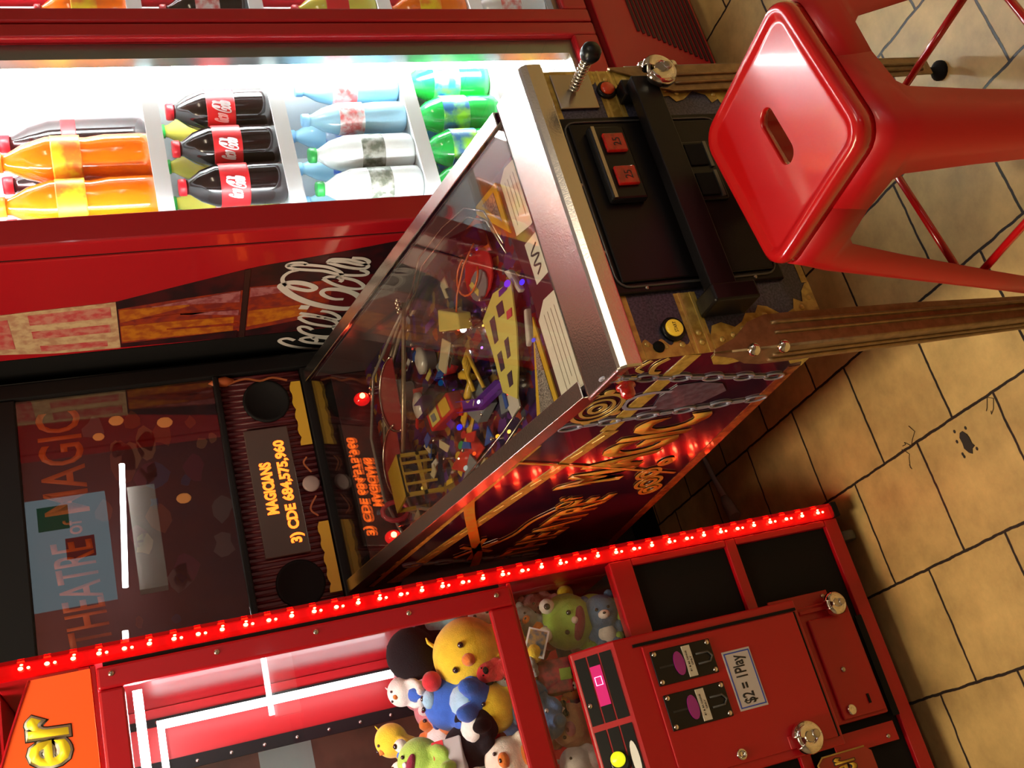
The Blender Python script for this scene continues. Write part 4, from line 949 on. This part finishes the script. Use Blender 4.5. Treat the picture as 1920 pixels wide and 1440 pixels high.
ls.prism([(CX1 - .030, CY0 - .001, .075), (CX1 + .004, CY0 - .001, .075), (CX1 + .004, CY0 - .008, .075), (CX1 - .006, CY0 - .013, .075), (CX1 - .022, CY0 - .013, .075), (CX1 - .030, CY0 - .008, .075)], (0, 0, 1.79))
lst = c_(ls, 'light_strip', tubem)
c_(B((CX1 - .030, CX1 + .004, CY0 - .014, CY0 - .0005, .060, .0745)), 'strip_cap', MATTE, lst)
me1 = None
for k in range(40):
    z = .112 + k * .0436
    big = (k % 3 != 1)
    mb = MB(); mb.ball((CX1 - .013, CY0 - .0075, 0), (.0036, .003, .0046), 2)
    if k % 3 != 1: mb.ball((CX1 - .0135, CY0 - .0075, -.013), (.0026, .002, .003), 2)
    if k % 3 != 2: mb.ball((CX1 - .0065, CY0 - .0065, -.002), (.0018, .002, .0032), 1)
    bmesh.ops.translate(mb.bm, vec=(0, 0, z), verts=mb.bm.verts)
    c_(mb, 'led', LEDY, lst)
lr = MB()
for k in range(40): 
    lr.box(CX1 + .0005, CX1 + .0025, CY0 + .002, CY0 + .007, .106 + k * .0436, .117 + k * .0436)
c_(lr, 'side_glow_boxes', SIDEGLOW, lst)  # extra emitters on the wall, added for red streaks on the pinball side
# control box
yb, yt = .690, .745
bxp = [(yb, .294), (yb, .728), (yt - .004, .806), (CY0 - .0005, .806), (CY0 - .0005, .294)]
bo_ = c_(MB().prism([(-.880, y, z) for y, z in bxp], (.306, 0, 0)), 'coin_box', RED, bevel=.004, bseg=2)
# sloping control face
nrm = Vector((0, -(.806 - .728), (yt - .004 - yb))).normalized(); nrm = Vector((0, -abs(nrm.y), abs(nrm.z)))
def cf(u, v, h=0):  # u along x, v 0..1 up the slope
    return Vector((u, yb + (yt - .004 - yb) * v, .728 + .078 * v)) + nrm * h
def cpan(x0, x1, v0, v1, m, name, h=.0006, th=.0015, par=bo_):
    return c_(MB().prism([cf(x0, v0, h), cf(x1, v0, h), cf(x1, v1, h), cf(x0, v1, h)], nrm * th), name, m, par)
for (a, c) in ((-.722, -.590), (-.868, -.734)):
    for v0, v1 in ((.10, .36), (.40, .64), (.68, .93)):
        cpan(a, c, v0, v1, BLKP, 'control_inlay')
dsp = cpan(-.690, -.612, .40, .64, mat('display_magenta', (.35, .005, .10), .3, emit=(1, .02, .22), es=.42), 'credit_display', .0024)
DZ = emit_mat('digit_pink', (1, .45, .70), 2.5)
dg = MB()
x0, x1, v0, v1 = -.650, -.634, .45, .59
dg.tube([cf(x0, v0, .005), cf(x1, v0, .005), cf(x1, v1, .005), cf(x0, v1, .005)], .0010, 6, closed=True)
c_(dg, 'digit_zero', DZ, dsp)
c_(MB().lathe([(.020, 0), (.020, .004), (.0165, .005)], cf(-.800, .56, .002), nrm, 24), 'button_ring', BLKP, bo_)
c_(MB().lathe([(.0145, .004), (.0145, .010), (.011, .014), (0, .015)], cf(-.793, .58, .002), nrm, 24), 'push_button', mat('lime_button', (.75, .80, .01), .3, emit=(.9, 1, .02), es=.7), bo_)
ov = [cf(-.800 + .034 * math.cos(t), .22 + .085 * math.sin(t), .0023) for t in [k * .39 for k in range(16)]]
pil = c_(MB().prism(ov, nrm * .001), 'button_label', WHITE, bo_)
c_(MB().ball(cf(-.683, .85, .003), (.006, .003, .005), 2), 'panel_bolt', CHROME, bo_)
js = c_(MB().lathe([(.006, 0), (.006, .045)], cf(-.855, .5, .001), (0, -.3, 1), 12), 'joystick', CHROME, bo_)
c_(MB().ball(cf(-.855, .5, .001) + Vector((0, -.3, 1)).normalized() * .055, .019, 3), 'joystick_ball', mat('turquoise_ball', (.01, .38, .52), .25, coat=1, noise_scale=90, col2=(.02, .28, .42)), js)
# coin door on the box
cdd = c_(B((-.862, -.600, yb - .006, yb - .0005, .309, .673)), 'coin_door', RED, bo_, bevel=.002)
c_(B((-.598, -.592, yb - .004, yb - .0004, .300, .690), (-.862, -.600, yb - .002, yb - .0004, .303, .308)), 'door_gap', MATTE, bo_)
for x0 in (-.684, -.772):
    cm = c_(B((x0, x0 + .070, yb - .010, yb - .0062, .524, .662)), 'coin_mechanism', BLKP, cdd, bevel=.002)
    for dx, dz in ((.007, .008), (.063, .008), (.007, .130), (.063, .130)): c_(MB().ball((x0 + dx, yb - .0105, .524 + dz), (.0055, .003, .0055), 2), 'corner_screw', CHROME, cm)
    c_(MB().prism([(x0 + .035 + .024 * math.cos(t), yb - .0102, .606 + .0115 * math.sin(t)) for t in [k * .35 for k in range(18)]], (0, -.003, 0)), 'coin_cover', mat('magenta_oval', (.30, .008, .22), .3, coat=.6), cm)
    lbm = c_(B((x0 + .004, x0 + .066, yb - .0135, yb - .0102, .574, .592)), 'slot_label', mat('label_pale', (.60, .56, .46), .5), cm)
    text_fit('slot_text', '$1 & $2 COINS', (x0 + .014, yb - .0136, .584), (.042, 0, 0), (0, 0, .004), INK, lbm, co, .0003, .02)
    text_fit('slot_text', 'ONLY', (x0 + .026, yb - .0136, .577), (.018, 0, 0), (0, 0, .004), INK, lbm, co, .0003, .02)
    c_(B((x0 + .033, x0 + .037, yb - .0112, yb - .0101, .618, .650)), 'coin_slot', INK, cm)
    c_(MB().tube([(x0 + .025, yb - .011, .565), (x0 + .025, yb - .013, .538), (x0 + .035, yb - .013, .530), (x0 + .045, yb - .013, .538), (x0 + .045, yb - .011, .565)], .0022, 8), 'coin_chute', mat('chute_grey', (.06, .06, .06), .3, coat=.5), cm)
st = c_(B((-.768, -.648, yb - .0075, yb - .0062, .440, .506)), 'price_sticker', mat('sticker_grey', (.58, .55, .56), .45), cdd, bevel=.0005)
bs = MB()
for q in ((-.764, -.652, .443, .4455), (-.764, -.652, .5005, .503), (-.764, -.7615, .4455, .5005), (-.6545, -.652, .4455, .5005)): bs.box(q[0], q[1], yb - .0080, yb - .00755, q[2], q[3])
c_(bs, 'sticker_border', BLUEI, st)
text_fit('price_text', '$2 = 1Play', (-.757, yb - .0076, .455), (.098, 0, 0), (0, 0, .036), INK, st, co, .0004, .02)
c_(MB().lathe([(.011, 0), (.011, .005), (.007, .006), (.007, .003), (0, .003)], (-.845, yb - .006, .535), (0, -1, 0), 20), 'key_lock', CHROME, cdd)
hsp = c_(B((-.862, -.836, yb - .010, yb - .0062, .385, .425)), 'hasp', RED, cdd, bevel=.002)
disc_lock((-.848, yb - .0125, .388), 'large chrome disc padlock on the lower left of the claw machine coin door', .034, (0, -1, .05), 0.2)
# prize flap and lower hardware
pf_ = c_(B((-.842, -.586, CY0 - .008, CY0 - .0005, .128, .290)), 'prize_flap', RED, bevel=.004)
c_(B((-.835, -.618, CY0 - .016, CY0 - .0082, .136, .246)), 'flap_panel', RED, pf_, bevel=.006, bseg=3)
c_(B((-.852, -.630, CY0 - .004, CY0 - .0005, .101, .118)), 'flap_slot', MATTE, pf_)
c_(MB().lathe([(.011, 0), (.011, .005), (.007, .006), (0, .004)], (-.818, CY0 - .016, .222), (0, -1, 0), 20), 'key_lock', CHROME, pf_)
c_(MB().ball((-.735, CY0 - .017, .205), (.006, .003, .006), 2), 'bolt', DCHROME, pf_)
c_(B((-.815, -.795, CY0 - .019, CY0 - .0162, .168, .173)), 'pull_slot', MATTE, pf_)
tb_ = c_(B((-.600, -.560, CY0 - .004, CY0 - .0005, .165, .320)), 'corner_plate', RED, bevel=.001)
c_(MB().ball((-.572, CY0 - .005, .318), (.005, .003, .005), 2), 'bolt', DCHROME, tb_)
c_(MB().ball((-.572, CY0 - .005, .180), (.005, .003, .005), 2), 'bolt', DCHROME, tb_)
tb2 = c_(B((-.900, -.860, CY0 - .004, CY0 - .0005, .125, .285)), 'corner_plate', RED, bevel=.001)
c_(MB().ball((-.888, CY0 - .005, .150), (.005, .003, .005), 2), 'bolt', DCHROME, tb2)
c_(B((-.604, -.596, CY0 - .020, CY0 - .0165, .19, .262)), 'hasp', RED, pf_, bevel=.001)
disc_lock((-.598, CY0 - .0215, .175), 'small chrome disc padlock on the right edge of the claw machine prize flap', .027, (0, -1, .05), 0.0)
# small sign left of the box
sg = c_(MB().prism([(-.893 - .0, CY0 - .012, .225), (-.893, CY0 - .012, .33), (-.905, CY0 - .012, .345), (-1.02, CY0 - .012, .345), (-1.02, CY0 - .012, .21), (-.905, CY0 - .012, .21)], (0, -.004, 0)), 'prize_sign', mat('sign_red', (.30, .012, .008), .35, coat=.4))
c_(MB().tube([(-.893, CY0 - .0165, .225), (-.893, CY0 - .0165, .33), (-.905, CY0 - .0165, .345), (-1.02, CY0 - .0165, .345)], .002, 6), 'sign_edge', GOLD2, sg)
text_fit('sign_letter', 'er', (-.935, CY0 - .0165, .255), (.036, 0, 0), (0, 0, .055), KO, sg, co, .0006, .04)
text_fit('sign_letter', 'er', (-.933, CY0 - .0172, .257), (.032, 0, 0), (0, 0, .050), mat('sign_yellow', (.65, .40, .04), .4), sg, co, .0006, .01)
for x in (CX1 - .07, CX0 + .07):
    for y in (CY0 + .05, CY1 - .06):
        cs = c_(B((x - .018, x + .018, y - .02, y + .02, .045, .066)), 'caster', MATTE)
        c_(MB().lathe([(.024, -.011), (.026, -.006), (.026, .006), (.024, .011)], (x, y, .0262), (1, 0, 0), 20), 'wheel', mat('wheel_grey', (.12, .12, .11), .5), cs)

# ================================================================== PLUSH TOYS
def fab(nme, c): return mat('plush_' + nme, c, .95, sheen=(.05 if nme == 'black' else .3), spec=.15, bump=.5, bump_scale=350, noise_amt=.12, noise_scale=60)
PC = dict(yellow=fab('yellow', (.82, .60, .04)), black=fab('black', (.007, .008, .010)), white=fab('white', (.85, .84, .80)), lblue=fab('lblue', (.35, .62, .82)), blue=fab('blue', (.04, .14, .58)), green=fab('green', (.30, .52, .06)), lime=fab('lime', (.36, .60, .10)),
          cream=fab('cream', (.80, .74, .62)), grey=fab('grey', (.32, .32, .33)), red=fab('red', (.55, .03, .04)), orange=fab('orange', (.72, .22, .04)), pink=fab('pink', (.62, .25, .28)), tan=fab('tan', (.58, .32, .17)), denim=fab('denim', (.10, .20, .38)), maroon=fab('maroon', (.22, .02, .05)), brown=fab('brown', (.12, .06, .03)))
EYE = mat('eye_black', (.01, .01, .01), .1, coat=1)
def plush(name, label, loc, r, col, kind, face=(0, -1, .2), col2='white', cat='plush toy', roll=0.0):
    """soft toy: one stitched body mesh, separate ears, muzzle, eyes, belly"""
    t = thing(name, loc, label, cat)
    q = Vector(face).normalized().to_track_quat('-Y', 'Z')
    t.rotation_euler = (q @ Matrix.Rotation(roll, 3, 'Y').to_quaternion()).to_euler()
    M_, M2 = PC[col], PC[col2]
    mb = MB()
    head = (0, 0, 0); mb.ball(head, (r, r * .92, r * .95), 3)
    if kind != 'ball':
        mb.ball((0, r * .25, -r * 1.15), (r * .78, r * .72, r * .85), 3)
        for s in (-1, 1):
            mb.ball((s * r * .78, r * .0, -r * .95), (r * .28, r * .30, r * .50), 2)
            mb.ball((s * r * .42, -r * .30, -r * 1.75), (r * .32, r * .48, r * .28), 2)
    o = mb.build('body', M_, t)
    rm = o.modifiers.new('remesh', 'REMESH'); rm.mode = 'VOXEL'; rm.voxel_size = max(r * .09, .004); rm.use_smooth_shade = True
    sm_ = o.modifiers.new('smooth', 'SMOOTH'); sm_.iterations = 4; sm_.factor = .6
    e = MB()
    for s in (-1, 1): e.ball((s * r * .33, -r * .86, r * .20), r * .09, 2)
    if kind != 'ball': e.build('eyes', EYE, t)
    else: e.bm.free()
    if kind in ('bear', 'dog', 'pig', 'penguin'):
        MB().ball((0, -r * .86, -r * .12), (r * .34, r * .26, r * .25), 2).build('muzzle', M2, t)
        MB().ball((0, -r * 1.10, -r * .04), (r * .10, r * .06, r * .07), 2).build('nose', EYE if kind != 'pig' else PC['maroon'], t)
    if kind == 'chick':
        MB().lathe([(r * .20, 0), (r * .14, r * .12), (0, r * .26)], (0, -r * .84, -r * .08), (0, -1, -.2), 12).build('beak', PC['orange'], t)
        MB().tube([(0, 0, r * .9), (r * .08, 0, r * 1.1), (r * .2, -r * .05, r * 1.18)], [r * .06, r * .05, r * .02], 6).build('tuft', M_, t)
    for s in (-1, 1):
        if kind in ('bear', 'pig'): MB().ball((s * r * .70, 0, r * .78), (r * .28, r * .14, r * .28), 2).build('ear', M_, t)
        if kind == 'bunny': MB().ball((s * r * .38, 0, r * 1.35), (r * .20, r * .12, r * .62), 2).build('ear', M2, t)
        if kind == 'dog': MB().ball((s * r * .92, 0, r * .15), (r * .18, r * .30, r * .52), 2).build('ear', M2, t)
        if kind == 'frog':
            ey = MB().ball((s * r * .48, -r * .35, r * .85), r * .28, 2).build('eye_bump', PC['white'], t)
            MB().ball((s * r * .48, -r * .58, r * .90), r * .12, 2).build('pupil', EYE, ey)
    if kind == 'frog':
        MB().ball((0, -r * .76, -r * .22), (r * .60, r * .24, r * .22), 3).build('mouth', PC['maroon'], t)
        MB().ball((r * .1, -r * .93, -r * .02), (r * .13, r * .1, r * .12), 2).build('tooth', PC['white'], t)
    if kind in ('penguin', 'bear', 'bunny', 'chick') :
        MB().ball((0, -r * .22, -r * 1.18), (r * .52, r * .36, r * .62), 2).build('belly', M2, t)
    return t
P_ = plush
P_('black_plush', 'black round plush toy lying face down at the right of the claw window', (-.470, .95, 1.075), .058, 'black', 'penguin', (.3, .8, .6), 'white')
P_('yellow_plush', 'large yellow plush bird at the right front of the claw window', (-.505, .885, .972), .078, 'yellow', 'chick', (-.3, -.9, .35), 'denim', roll=.35)
P_('light_blue_plush', 'light blue plush bear behind the large yellow plush bird', (-.421, .985, 1.010), .048, 'lblue', 'bear', (-.6, -.5, .6), 'white')
P_('white_plush', 'white plush rabbit in the right corner of the claw window', (-.425, .90, .900), .046, 'white', 'bunny', (-.4, -.7, .6), 'white', roll=1.2)
P_('blue_plush', 'bright blue round plush toy in the middle of the pile', (-.585, .93, 1.020), .062, 'blue', 'bear', (.2, -.3, .9), 'lblue', roll=.8)
P_('yellow_plush', 'yellow and denim blue plush bird below the bright blue plush', (-.628, .865, .958), .056, 'yellow', 'chick', (.4, -.6, .6), 'denim', roll=-.9)
P_('denim_plush', 'denim blue plush dog lying in front of the yellow plush bird', (-.640, .835, .885), .045, 'denim', 'dog', (.2, -.8, .5), 'denim', roll=1.1)
P_('penguin_plush', 'black and white plush penguin lying left of the blue plush', (-.690, .90, 1.015), .052, 'black', 'penguin', (-.2, -.4, .9), 'white', roll=-1.0)
P_('green_plush', 'lime green plush frog at the left edge of the window', (-.690, .93, 1.110), .050, 'lime', 'frog', (-.1, -.5, .8), 'lime', roll=.4)
P_('small_yellow_plush', 'small yellow and blue plush bird on top of the pile', (-.628, 1.00, 1.145), .038, 'yellow', 'chick', (-.5, -.2, .8), 'blue')
P_('cream_plush', 'cream plush bear with orange ears low at the left of the window', (-.735, .85, .955), .048, 'cream', 'bear', (0, -.8, .5), 'orange')
P_('red_plush', 'small red plush ball with a white ring between the black and blue plush', (-.545, .885, 1.060), .022, 'red', 'ball', (0, -1, .3))
P_('bird_plush', 'white and blue plush bird left of the black plush', (-.540, .965, 1.110), .032, 'white', 'chick', (-.3, -.5, .6), 'blue')
P_('grey_plush', 'grey plush dog below the large yellow plush bird', (-.572, .84, .910), .032, 'grey', 'dog', (0, -.9, .4), 'grey')
P_('red_dog_plush', 'red and black plush dog between the two yellow plush birds', (-.560, .835, .955), .024, 'red', 'dog', (.1, -.9, .5), 'black')
P_('white_dog_plush', 'white plush dog with blue ears in the lower left of the window', (-.80, .86, .955), .045, 'white', 'dog', (.2, -.8, .5), 'blue')
P_('white_bear_plush', 'white plush bear under the lime green frog', (-.755, .95, 1.055), .050, 'white', 'bear', (.2, -.5, .7), 'cream')
P_('orange_plush', 'orange plush bear at the far left of the pile', (-.87, .90, .99), .050, 'orange', 'bear', (.2, -.8, .5), 'cream')
P_('pink_plush', 'pink plush rabbit at the back left of the pile', (-.86, 1.02, 1.05), .050, 'pink', 'bunny', (0, -.7, .6), 'pink')
P_('lime_plush', 'green plush frog seen through the lower claw machine window', (-.487, .868, .742), .062, 'lime', 'frog', (-.25, -.9, .1), 'lime', roll=.25)
P_('blue_bear_plush', 'dusty blue plush bear in the lower right corner of the lower window', (-.487, .838, .672), .040, 'denim', 'bear', (-.2, -.9, .2), 'white', roll=1.5)
P_('pig_plush', 'tan plush pig behind the control panel of the claw machine', (-.700, .845, .805), .046, 'tan', 'pig', (-.2, -.8, .5), 'pink')
P_('small_yellow_plush', 'tiny yellow plush ball at the right edge of the lower window', (-.420, .90, .715), .020, 'yellow', 'ball')
P_('pink_pig_plush', 'pink plush pig in the upper right of the lower window', (-.430, .92, .790), .030, 'pink', 'pig', (-.3, -.9, 0), 'pink')
P_('grey_bear_plush', 'grey plush bear above the green frog in the lower window', (-.462, .875, .835), .030, 'grey', 'bear', (-.1, -.9, .2), 'orange', roll=.8)
P_('orange_plush', 'orange plush bear behind the top edge of the control box', (-.628, .835, .785), .026, 'orange', 'bear', (0, -.9, .2), 'cream')
P_('penguin_plush', 'black and white plush penguin left of the red gift box', (-.668, .82, .862), .024, 'black', 'penguin', (0, -.9, .2), 'white')
P_('white_plush', 'white plush rabbit left of the tan plush pig', (-.775, .85, .815), .036, 'white', 'bunny', (0, -.9, .3), 'white')
P_('maroon_plush', 'maroon plush bear at the bottom of the lower window', (-.535, .90, .705), .035, 'maroon', 'bear', (0, -.9, .2), 'maroon')
k = 0
for (x, y, z, cn, kd, ds) in ((-.46, 1.10, .80, 'red', 'bear', 'in the right back corner'), (-.60, 1.08, .86, 'denim', 'dog', 'under the blue plush'), (-.74, 1.08, .90, 'tan', 'bear', 'in the middle of the back row'), (-.88, 1.10, .92, 'green', 'frog', 'left in the back row'), (-.98, .95, .90, 'cream', 'bunny', 'by the left wall'), (-.98, 1.1, .95, 'blue', 'bear', 'in the left back corner'),
                           (-.56, 1.20, .98, 'pink', 'pig', 'against the back wall'), (-.70, 1.22, 1.0, 'orange', 'bear', 'against the back wall, left of the pink pig'), (-.44, 1.20, .96, 'cream', 'bunny', 'against the back wall beside the right wall'), (-.60, .87, .70, 'grey', 'dog', 'behind the coin box'), (-.85, .87, .72, 'red', 'bear', 'low behind the coin box')):
    P_(cn.replace('green', 'green') + '_plush', '%s plush %s %s of the claw machine' % (cn, kd.replace('bunny', 'rabbit'), ds), (x, y, z), .062 if y > 1 else .045, cn, kd, (-.1, -.6, .6), 'white', roll=k * .7)
    k += 1
# gift box, picture card, toy carton
gb = thing('gift_box', (-.600, .835, .815), 'red patterned gift box right of the orange plush in the lower window', 'box')
g = B((-.036, .036, -.014, .014, -.036, .036)).build('carton', mat('gift_red', (.45, .03, .04), .5, noise_scale=60, col2=(.18, .02, .03)), gb, bevel=.003)
B((-.012, .012, -.0155, -.0142, -.036, -.012)).build('tag', PC['lime'], gb); gb.rotation_euler = (-.35, .15, .1)
pc_ = thing('picture_card', (-.528, .802, .846), 'small white bordered picture card leaning above the green frog', 'card')
B((-.030, .030, -.001, .001, -.022, .022)).build('card_board', WHITE, pc_)
B((-.026, .026, -.0016, -.0011, -.018, .018)).build('picture', mat('card_picture', (.55, .35, .05), .5, noise_scale=45, col2=(.05, .10, .18)), pc_); pc_.rotation_euler = (-.3, .5, 0)
bc = thing('toy_carton', (-.700, .875, 1.060), 'grey and red toy carton with barcode beside the lime frog', 'box')
B((-.034, .034, -.014, .014, -.030, .030)).build('carton', mat('carton_grey', (.45, .45, .46), .4), bc, bevel=.002)
B((-.034, .034, -.0152, -.0142, .006, .030)).build('label', mat('carton_red', (.55, .03, .04), .4), bc)
bcm = MB()
for k in range(9): bcm.box(-.028 + k * .0034, -.0268 + k * .0034, -.0160, -.0153, .010, .024)
bcm.build('barcode', INK, bc); bc.rotation_euler = (-.5, .1, .2)

# ================================================================== STOOL
SH = .66
SS = .287; so = (-.0625, -.249, 0)
ST = thing('metal_stool', so, 'glossy red metal stool with handle slot in its square seat', 'stool', rz=.137)
def rsq(h, c, z, n_=7):
    P_ = []
    for cx, cy, a0 in ((h - c, h - c, 0), (-h + c, h - c, 90), (-h + c, -h + c, 180), (h - c, -h + c, 270)):
        for k in range(n_): a = math.radians(a0 + k * 90 / (n_ - 1)); P_.append((cx + c * math.cos(a), cy + c * math.sin(a), z))
    return P_
h = SS / 2
bm = bmesh.new()
def slot(z, L, r, n_=7):
    P_ = []
    for cx, a0 in ((L, -90), (-L, 90)):
        for k in range(n_ * 2): a = math.radians(a0 + k * 180 / (n_ * 2 - 1)); P_.append((cx + r * math.cos(a), r * math.sin(a), z))
    # rotate start so that index 0 is at +45 degrees-ish like the square
    i0 = min(range(len(P_)), key=lambda i: abs(math.atan2(P_[i][1], P_[i][0]) - .0))
    return P_[i0:] + P_[:i0]
loops = [rsq(h, .040, SH - .030), rsq(h + .0005, .040, SH - .012), rsq(h - .002, .038, SH - .004), rsq(h - .008, .034, SH), rsq(h - .016, .028, SH - .001), rsq(h - .021, .024, SH - .0045), rsq(h - .025, .021, SH - .0052), rsq(h - .028, .019, SH - .0052)]
lv = [[bm.verts.new(p) for p in L] for L in loops]
for A, Bq in zip(lv, lv[1:]):
    nn = len(A)
    for i in range(nn): f = bm.faces.new((A[i], A[(i + 1) % nn], Bq[(i + 1) % nn], Bq[i])); f.smooth = True
slp = slot(SH - .0052, .034, .018); nn = len(slp)
for e_ in bm.edges: e_.smooth = True
sl1 = [bm.verts.new(p) for p in slp]
# match angles: 28 vertices on both loops
inn = lv[-1]
ia = min(range(28), key=lambda i: abs(math.atan2(inn[i].co.y, inn[i].co.x)))
inn = inn[ia:] + inn[:ia]
for i in range(28): f = bm.faces.new((inn[i], inn[(i + 1) % 28], sl1[(i + 1) % 28], sl1[i])); f.smooth = False
s2 = [bm.verts.new((p[0] * .96, p[1] * .93, p[2] - .003)) for p in slp]; s3 = [bm.verts.new((p[0] * .96, p[1] * .93, p[2] - .012)) for p in slp]
for A, Bq in ((sl1, s2), (s2, s3)):
    for i in range(28): f = bm.faces.new((A[i], A[(i + 1) % 28], Bq[(i + 1) % 28], Bq[i])); f.smooth = True
mb = MB(); mb.bm.free(); mb.bm = bm
seat = mb.build('seat', SRED, ST)
sd = seat.modifiers.new('solid', 'SOLIDIFY'); sd.thickness = .0016; sd.offset = -1
# skirt between the legs, curving into them
def sleg(sx, sy):
    mb = MB(); bm = mb.bm
    zs = [SH - .029, SH - .060, SH - .084, SH - .089, SH - .100, SH - .2, SH - .4, .012]
    wds = [None, None, None, .058, .048, .040, .030, .022]   # flange width of the folded sheet; None runs on to meet the next leg
    outs = [.0006, .004, .008, .009, .0105, .022, .046, .078]
    rcs = [.040, .036, .034, .034, .033, .030, .026, .024]
    rows = []
    for z, wd, o_, rc in zip(zs, wds, outs, rcs):
        c = h + o_; st_ = 0.0 if wd is None else c - rc - wd
        row_ = [(st_, c)]
        for k in range(7): a = math.radians(90 - k * 15); row_.append((c - rc + rc * math.cos(a), c - rc + rc * math.sin(a)))
        row_.append((c, st_))
        rows.append([bm.verts.new((sx * x, sy * y, z)) for x, y in row_])
    for A, Bq in zip(rows, rows[1:]):
        for i in range(len(A) - 1): f = bm.faces.new((A[i], A[i + 1], Bq[i + 1], Bq[i])); f.smooth = True
    o = mb.build('leg', SREDLEG, ST)
    sd = o.modifiers.new('solid', 'SOLIDIFY'); sd.thickness = .0018; sd.offset = 0
    c = h + .080 - .02
    MB().box(sx * c - .016, sx * c + .016, sy * c - .016, sy * c + .016, 0, .0125).build('foot_cap', MATTE, o, bevel=.003)
for sx in (-1, 1):
    for sy in (-1, 1): sleg(sx, sy)
c1 = h + .033
for k, (a, c) in enumerate((((-1, -1), (1, -1)), ((1, -1), (1, 1)), ((1, 1), (-1, 1)), ((-1, 1), (-1, -1)))):
    z1 = .288 if k % 2 == 0 else .272
    oo = h + .080 * (SH - z1) / SH - .016
    MB().cyl((a[0] * oo, a[1] * oo, z1), (c[0] * oo, c[1] * oo, z1), .0065, 12).build('cross_bar', SRED, ST)

# ================================================================== FLOOR ITEMS
cb_ = MB(); cb_.tube([(.35, 1.40, .008), (.1, 1.36, .008), (-.002, 1.323, .009), (-.10, 1.300, .010), (-.165, 1.275, .014)], [.007, .007, .007, .0075, .010], 10)
cb_.tube([(-.165, 1.275, .014), (-.19, 1.265, .018), (-.235, 1.245, .020)], [.010, .016, .018], 14)
tag(cb_.build('power_cord', mat('cord_grey', (.30, .27, .25), .5)), 'thick grey cord with flared plug on the floor behind the pinball table', 'cord')
sm_ = MB(); rr = random.Random(5)
pts = [(-.399 + (.024 + rr.uniform(-.007, .007)) * math.cos(t), .342 + (.014 + rr.uniform(-.005, .005)) * math.sin(t), .0004) for t in [k * .45 for k in range(14)]]
sm_.prism(pts, (0, 0, .0015))
for k in range(7):
    x, y = -.399 + rr.uniform(-.035, .035), .342 + rr.uniform(-.028, .028)
    sm_.prism([(x + .004 * math.cos(t), y + .003 * math.sin(t), .0004) for t in [q * 1.05 for q in range(6)]], (0, 0, .001))
tag(sm_.build('dirt_clump', mat('dirt_dark', (.03, .022, .018), .9)), 'dark clump of dirt stuck on a yellow floor tile', 'dirt')
hr = MB()
for (x, y) in ((-.335, .53), (-.37, .25), (-.30, .48)):
    P_ = [(x, y, .001)]
    for k in range(6): P_.append((P_[-1][0] + rr.uniform(-.018, .018), P_[-1][1] + rr.uniform(-.012, .018), .001))
    hr.tube(P_, .0009, 4)
tag(hr.build('hair_wisps', mat('hair_brown', (.06, .03, .015), .8)), 'thin brown hair wisps lying on the floor grout lines', 'hair', kind='stuff')

# ================================================================== WHAT THE GLASS REFLECTS: the shop behind the viewer
do = (1.2, -2.75, 0)
DC = thing('display_cooler', do, 'lit display cooler across the aisle, mirrored in the pinball backglass', 'cooler')
d_ = lambda mb, name, m, p=DC, **k: mb.build(name, m, p, do, **k)
d_(B((.50, 1.95, -3.10, -2.62, .0, .95)), 'cabinet', mat('cooler_grey', (.35, .33, .32), .4), bevel=.01)
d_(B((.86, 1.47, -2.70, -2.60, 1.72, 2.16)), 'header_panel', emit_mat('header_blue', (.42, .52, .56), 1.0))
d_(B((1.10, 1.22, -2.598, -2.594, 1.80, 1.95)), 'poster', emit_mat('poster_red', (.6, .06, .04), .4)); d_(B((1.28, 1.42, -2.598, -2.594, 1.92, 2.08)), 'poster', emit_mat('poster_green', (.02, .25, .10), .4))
d_(B((.86, 1.47, -2.70, -2.60, 1.45, 1.60)), 'shelf_front', mat('shelf_tan', (.45, .38, .32), .5))
d_(B((.50, .56, -3.10, -2.62, .951, 2.2), (1.89, 1.95, -3.10, -2.62, .951, 2.2), (.561, 1.889, -3.10, -3.04, .951, 2.2)), 'frame', mat('cooler_frame', (.25, .06, .05), .5))
d_(MB().cyl((.88, -2.56, 1.672), (1.60, -2.56, 1.610), .016, 12), 'lamp_tube', ROOMT); d_(MB().cyl((.56, -2.56, 1.705), (.64, -2.56, 1.700), .016, 12), 'lamp_tube', ROOMT)
COUNTER = thing('added_counter', (.08, -2.7, 0), 'unseen counter with lamp tube, added to put a white bar in the claw window', 'counter')
B((-1.0, .36, -.38, .12, 0, .95)).build('counter_body', mat('counter_red', (.30, .02, .02), .4), COUNTER, bevel=.01)
MB().cyl((-.15, .20, 1.09), (.14, .20, 1.085), .014, 12).build('lamp_tube', ROOMT, COUNTER)  # added tube, placed so its mirror image makes the window's white bar
B((-.16, .15, .14, .19, .951, 1.075)).build('lamp_stand', WHITE, COUNTER)
wp = thing('wood_panel_door', (-.72, 1.74, 0), 'brown wooden door seen through the back of the claw machine', 'door')
B((-.36, .36, -.03, .0, 0.0, 2.05)).build('door_leaf', mat('brown_wood', (.22, .10, .06), .5, noise_amt=.4, noise_scale=8), wp, bevel=.004)
B((.10, .22, -.032, -.0301, 1.22, 1.36)).build('paper_notice', mat('pale_green_paper', (.45, .55, .48), .6), wp)
bpy.context.view_layer.update()
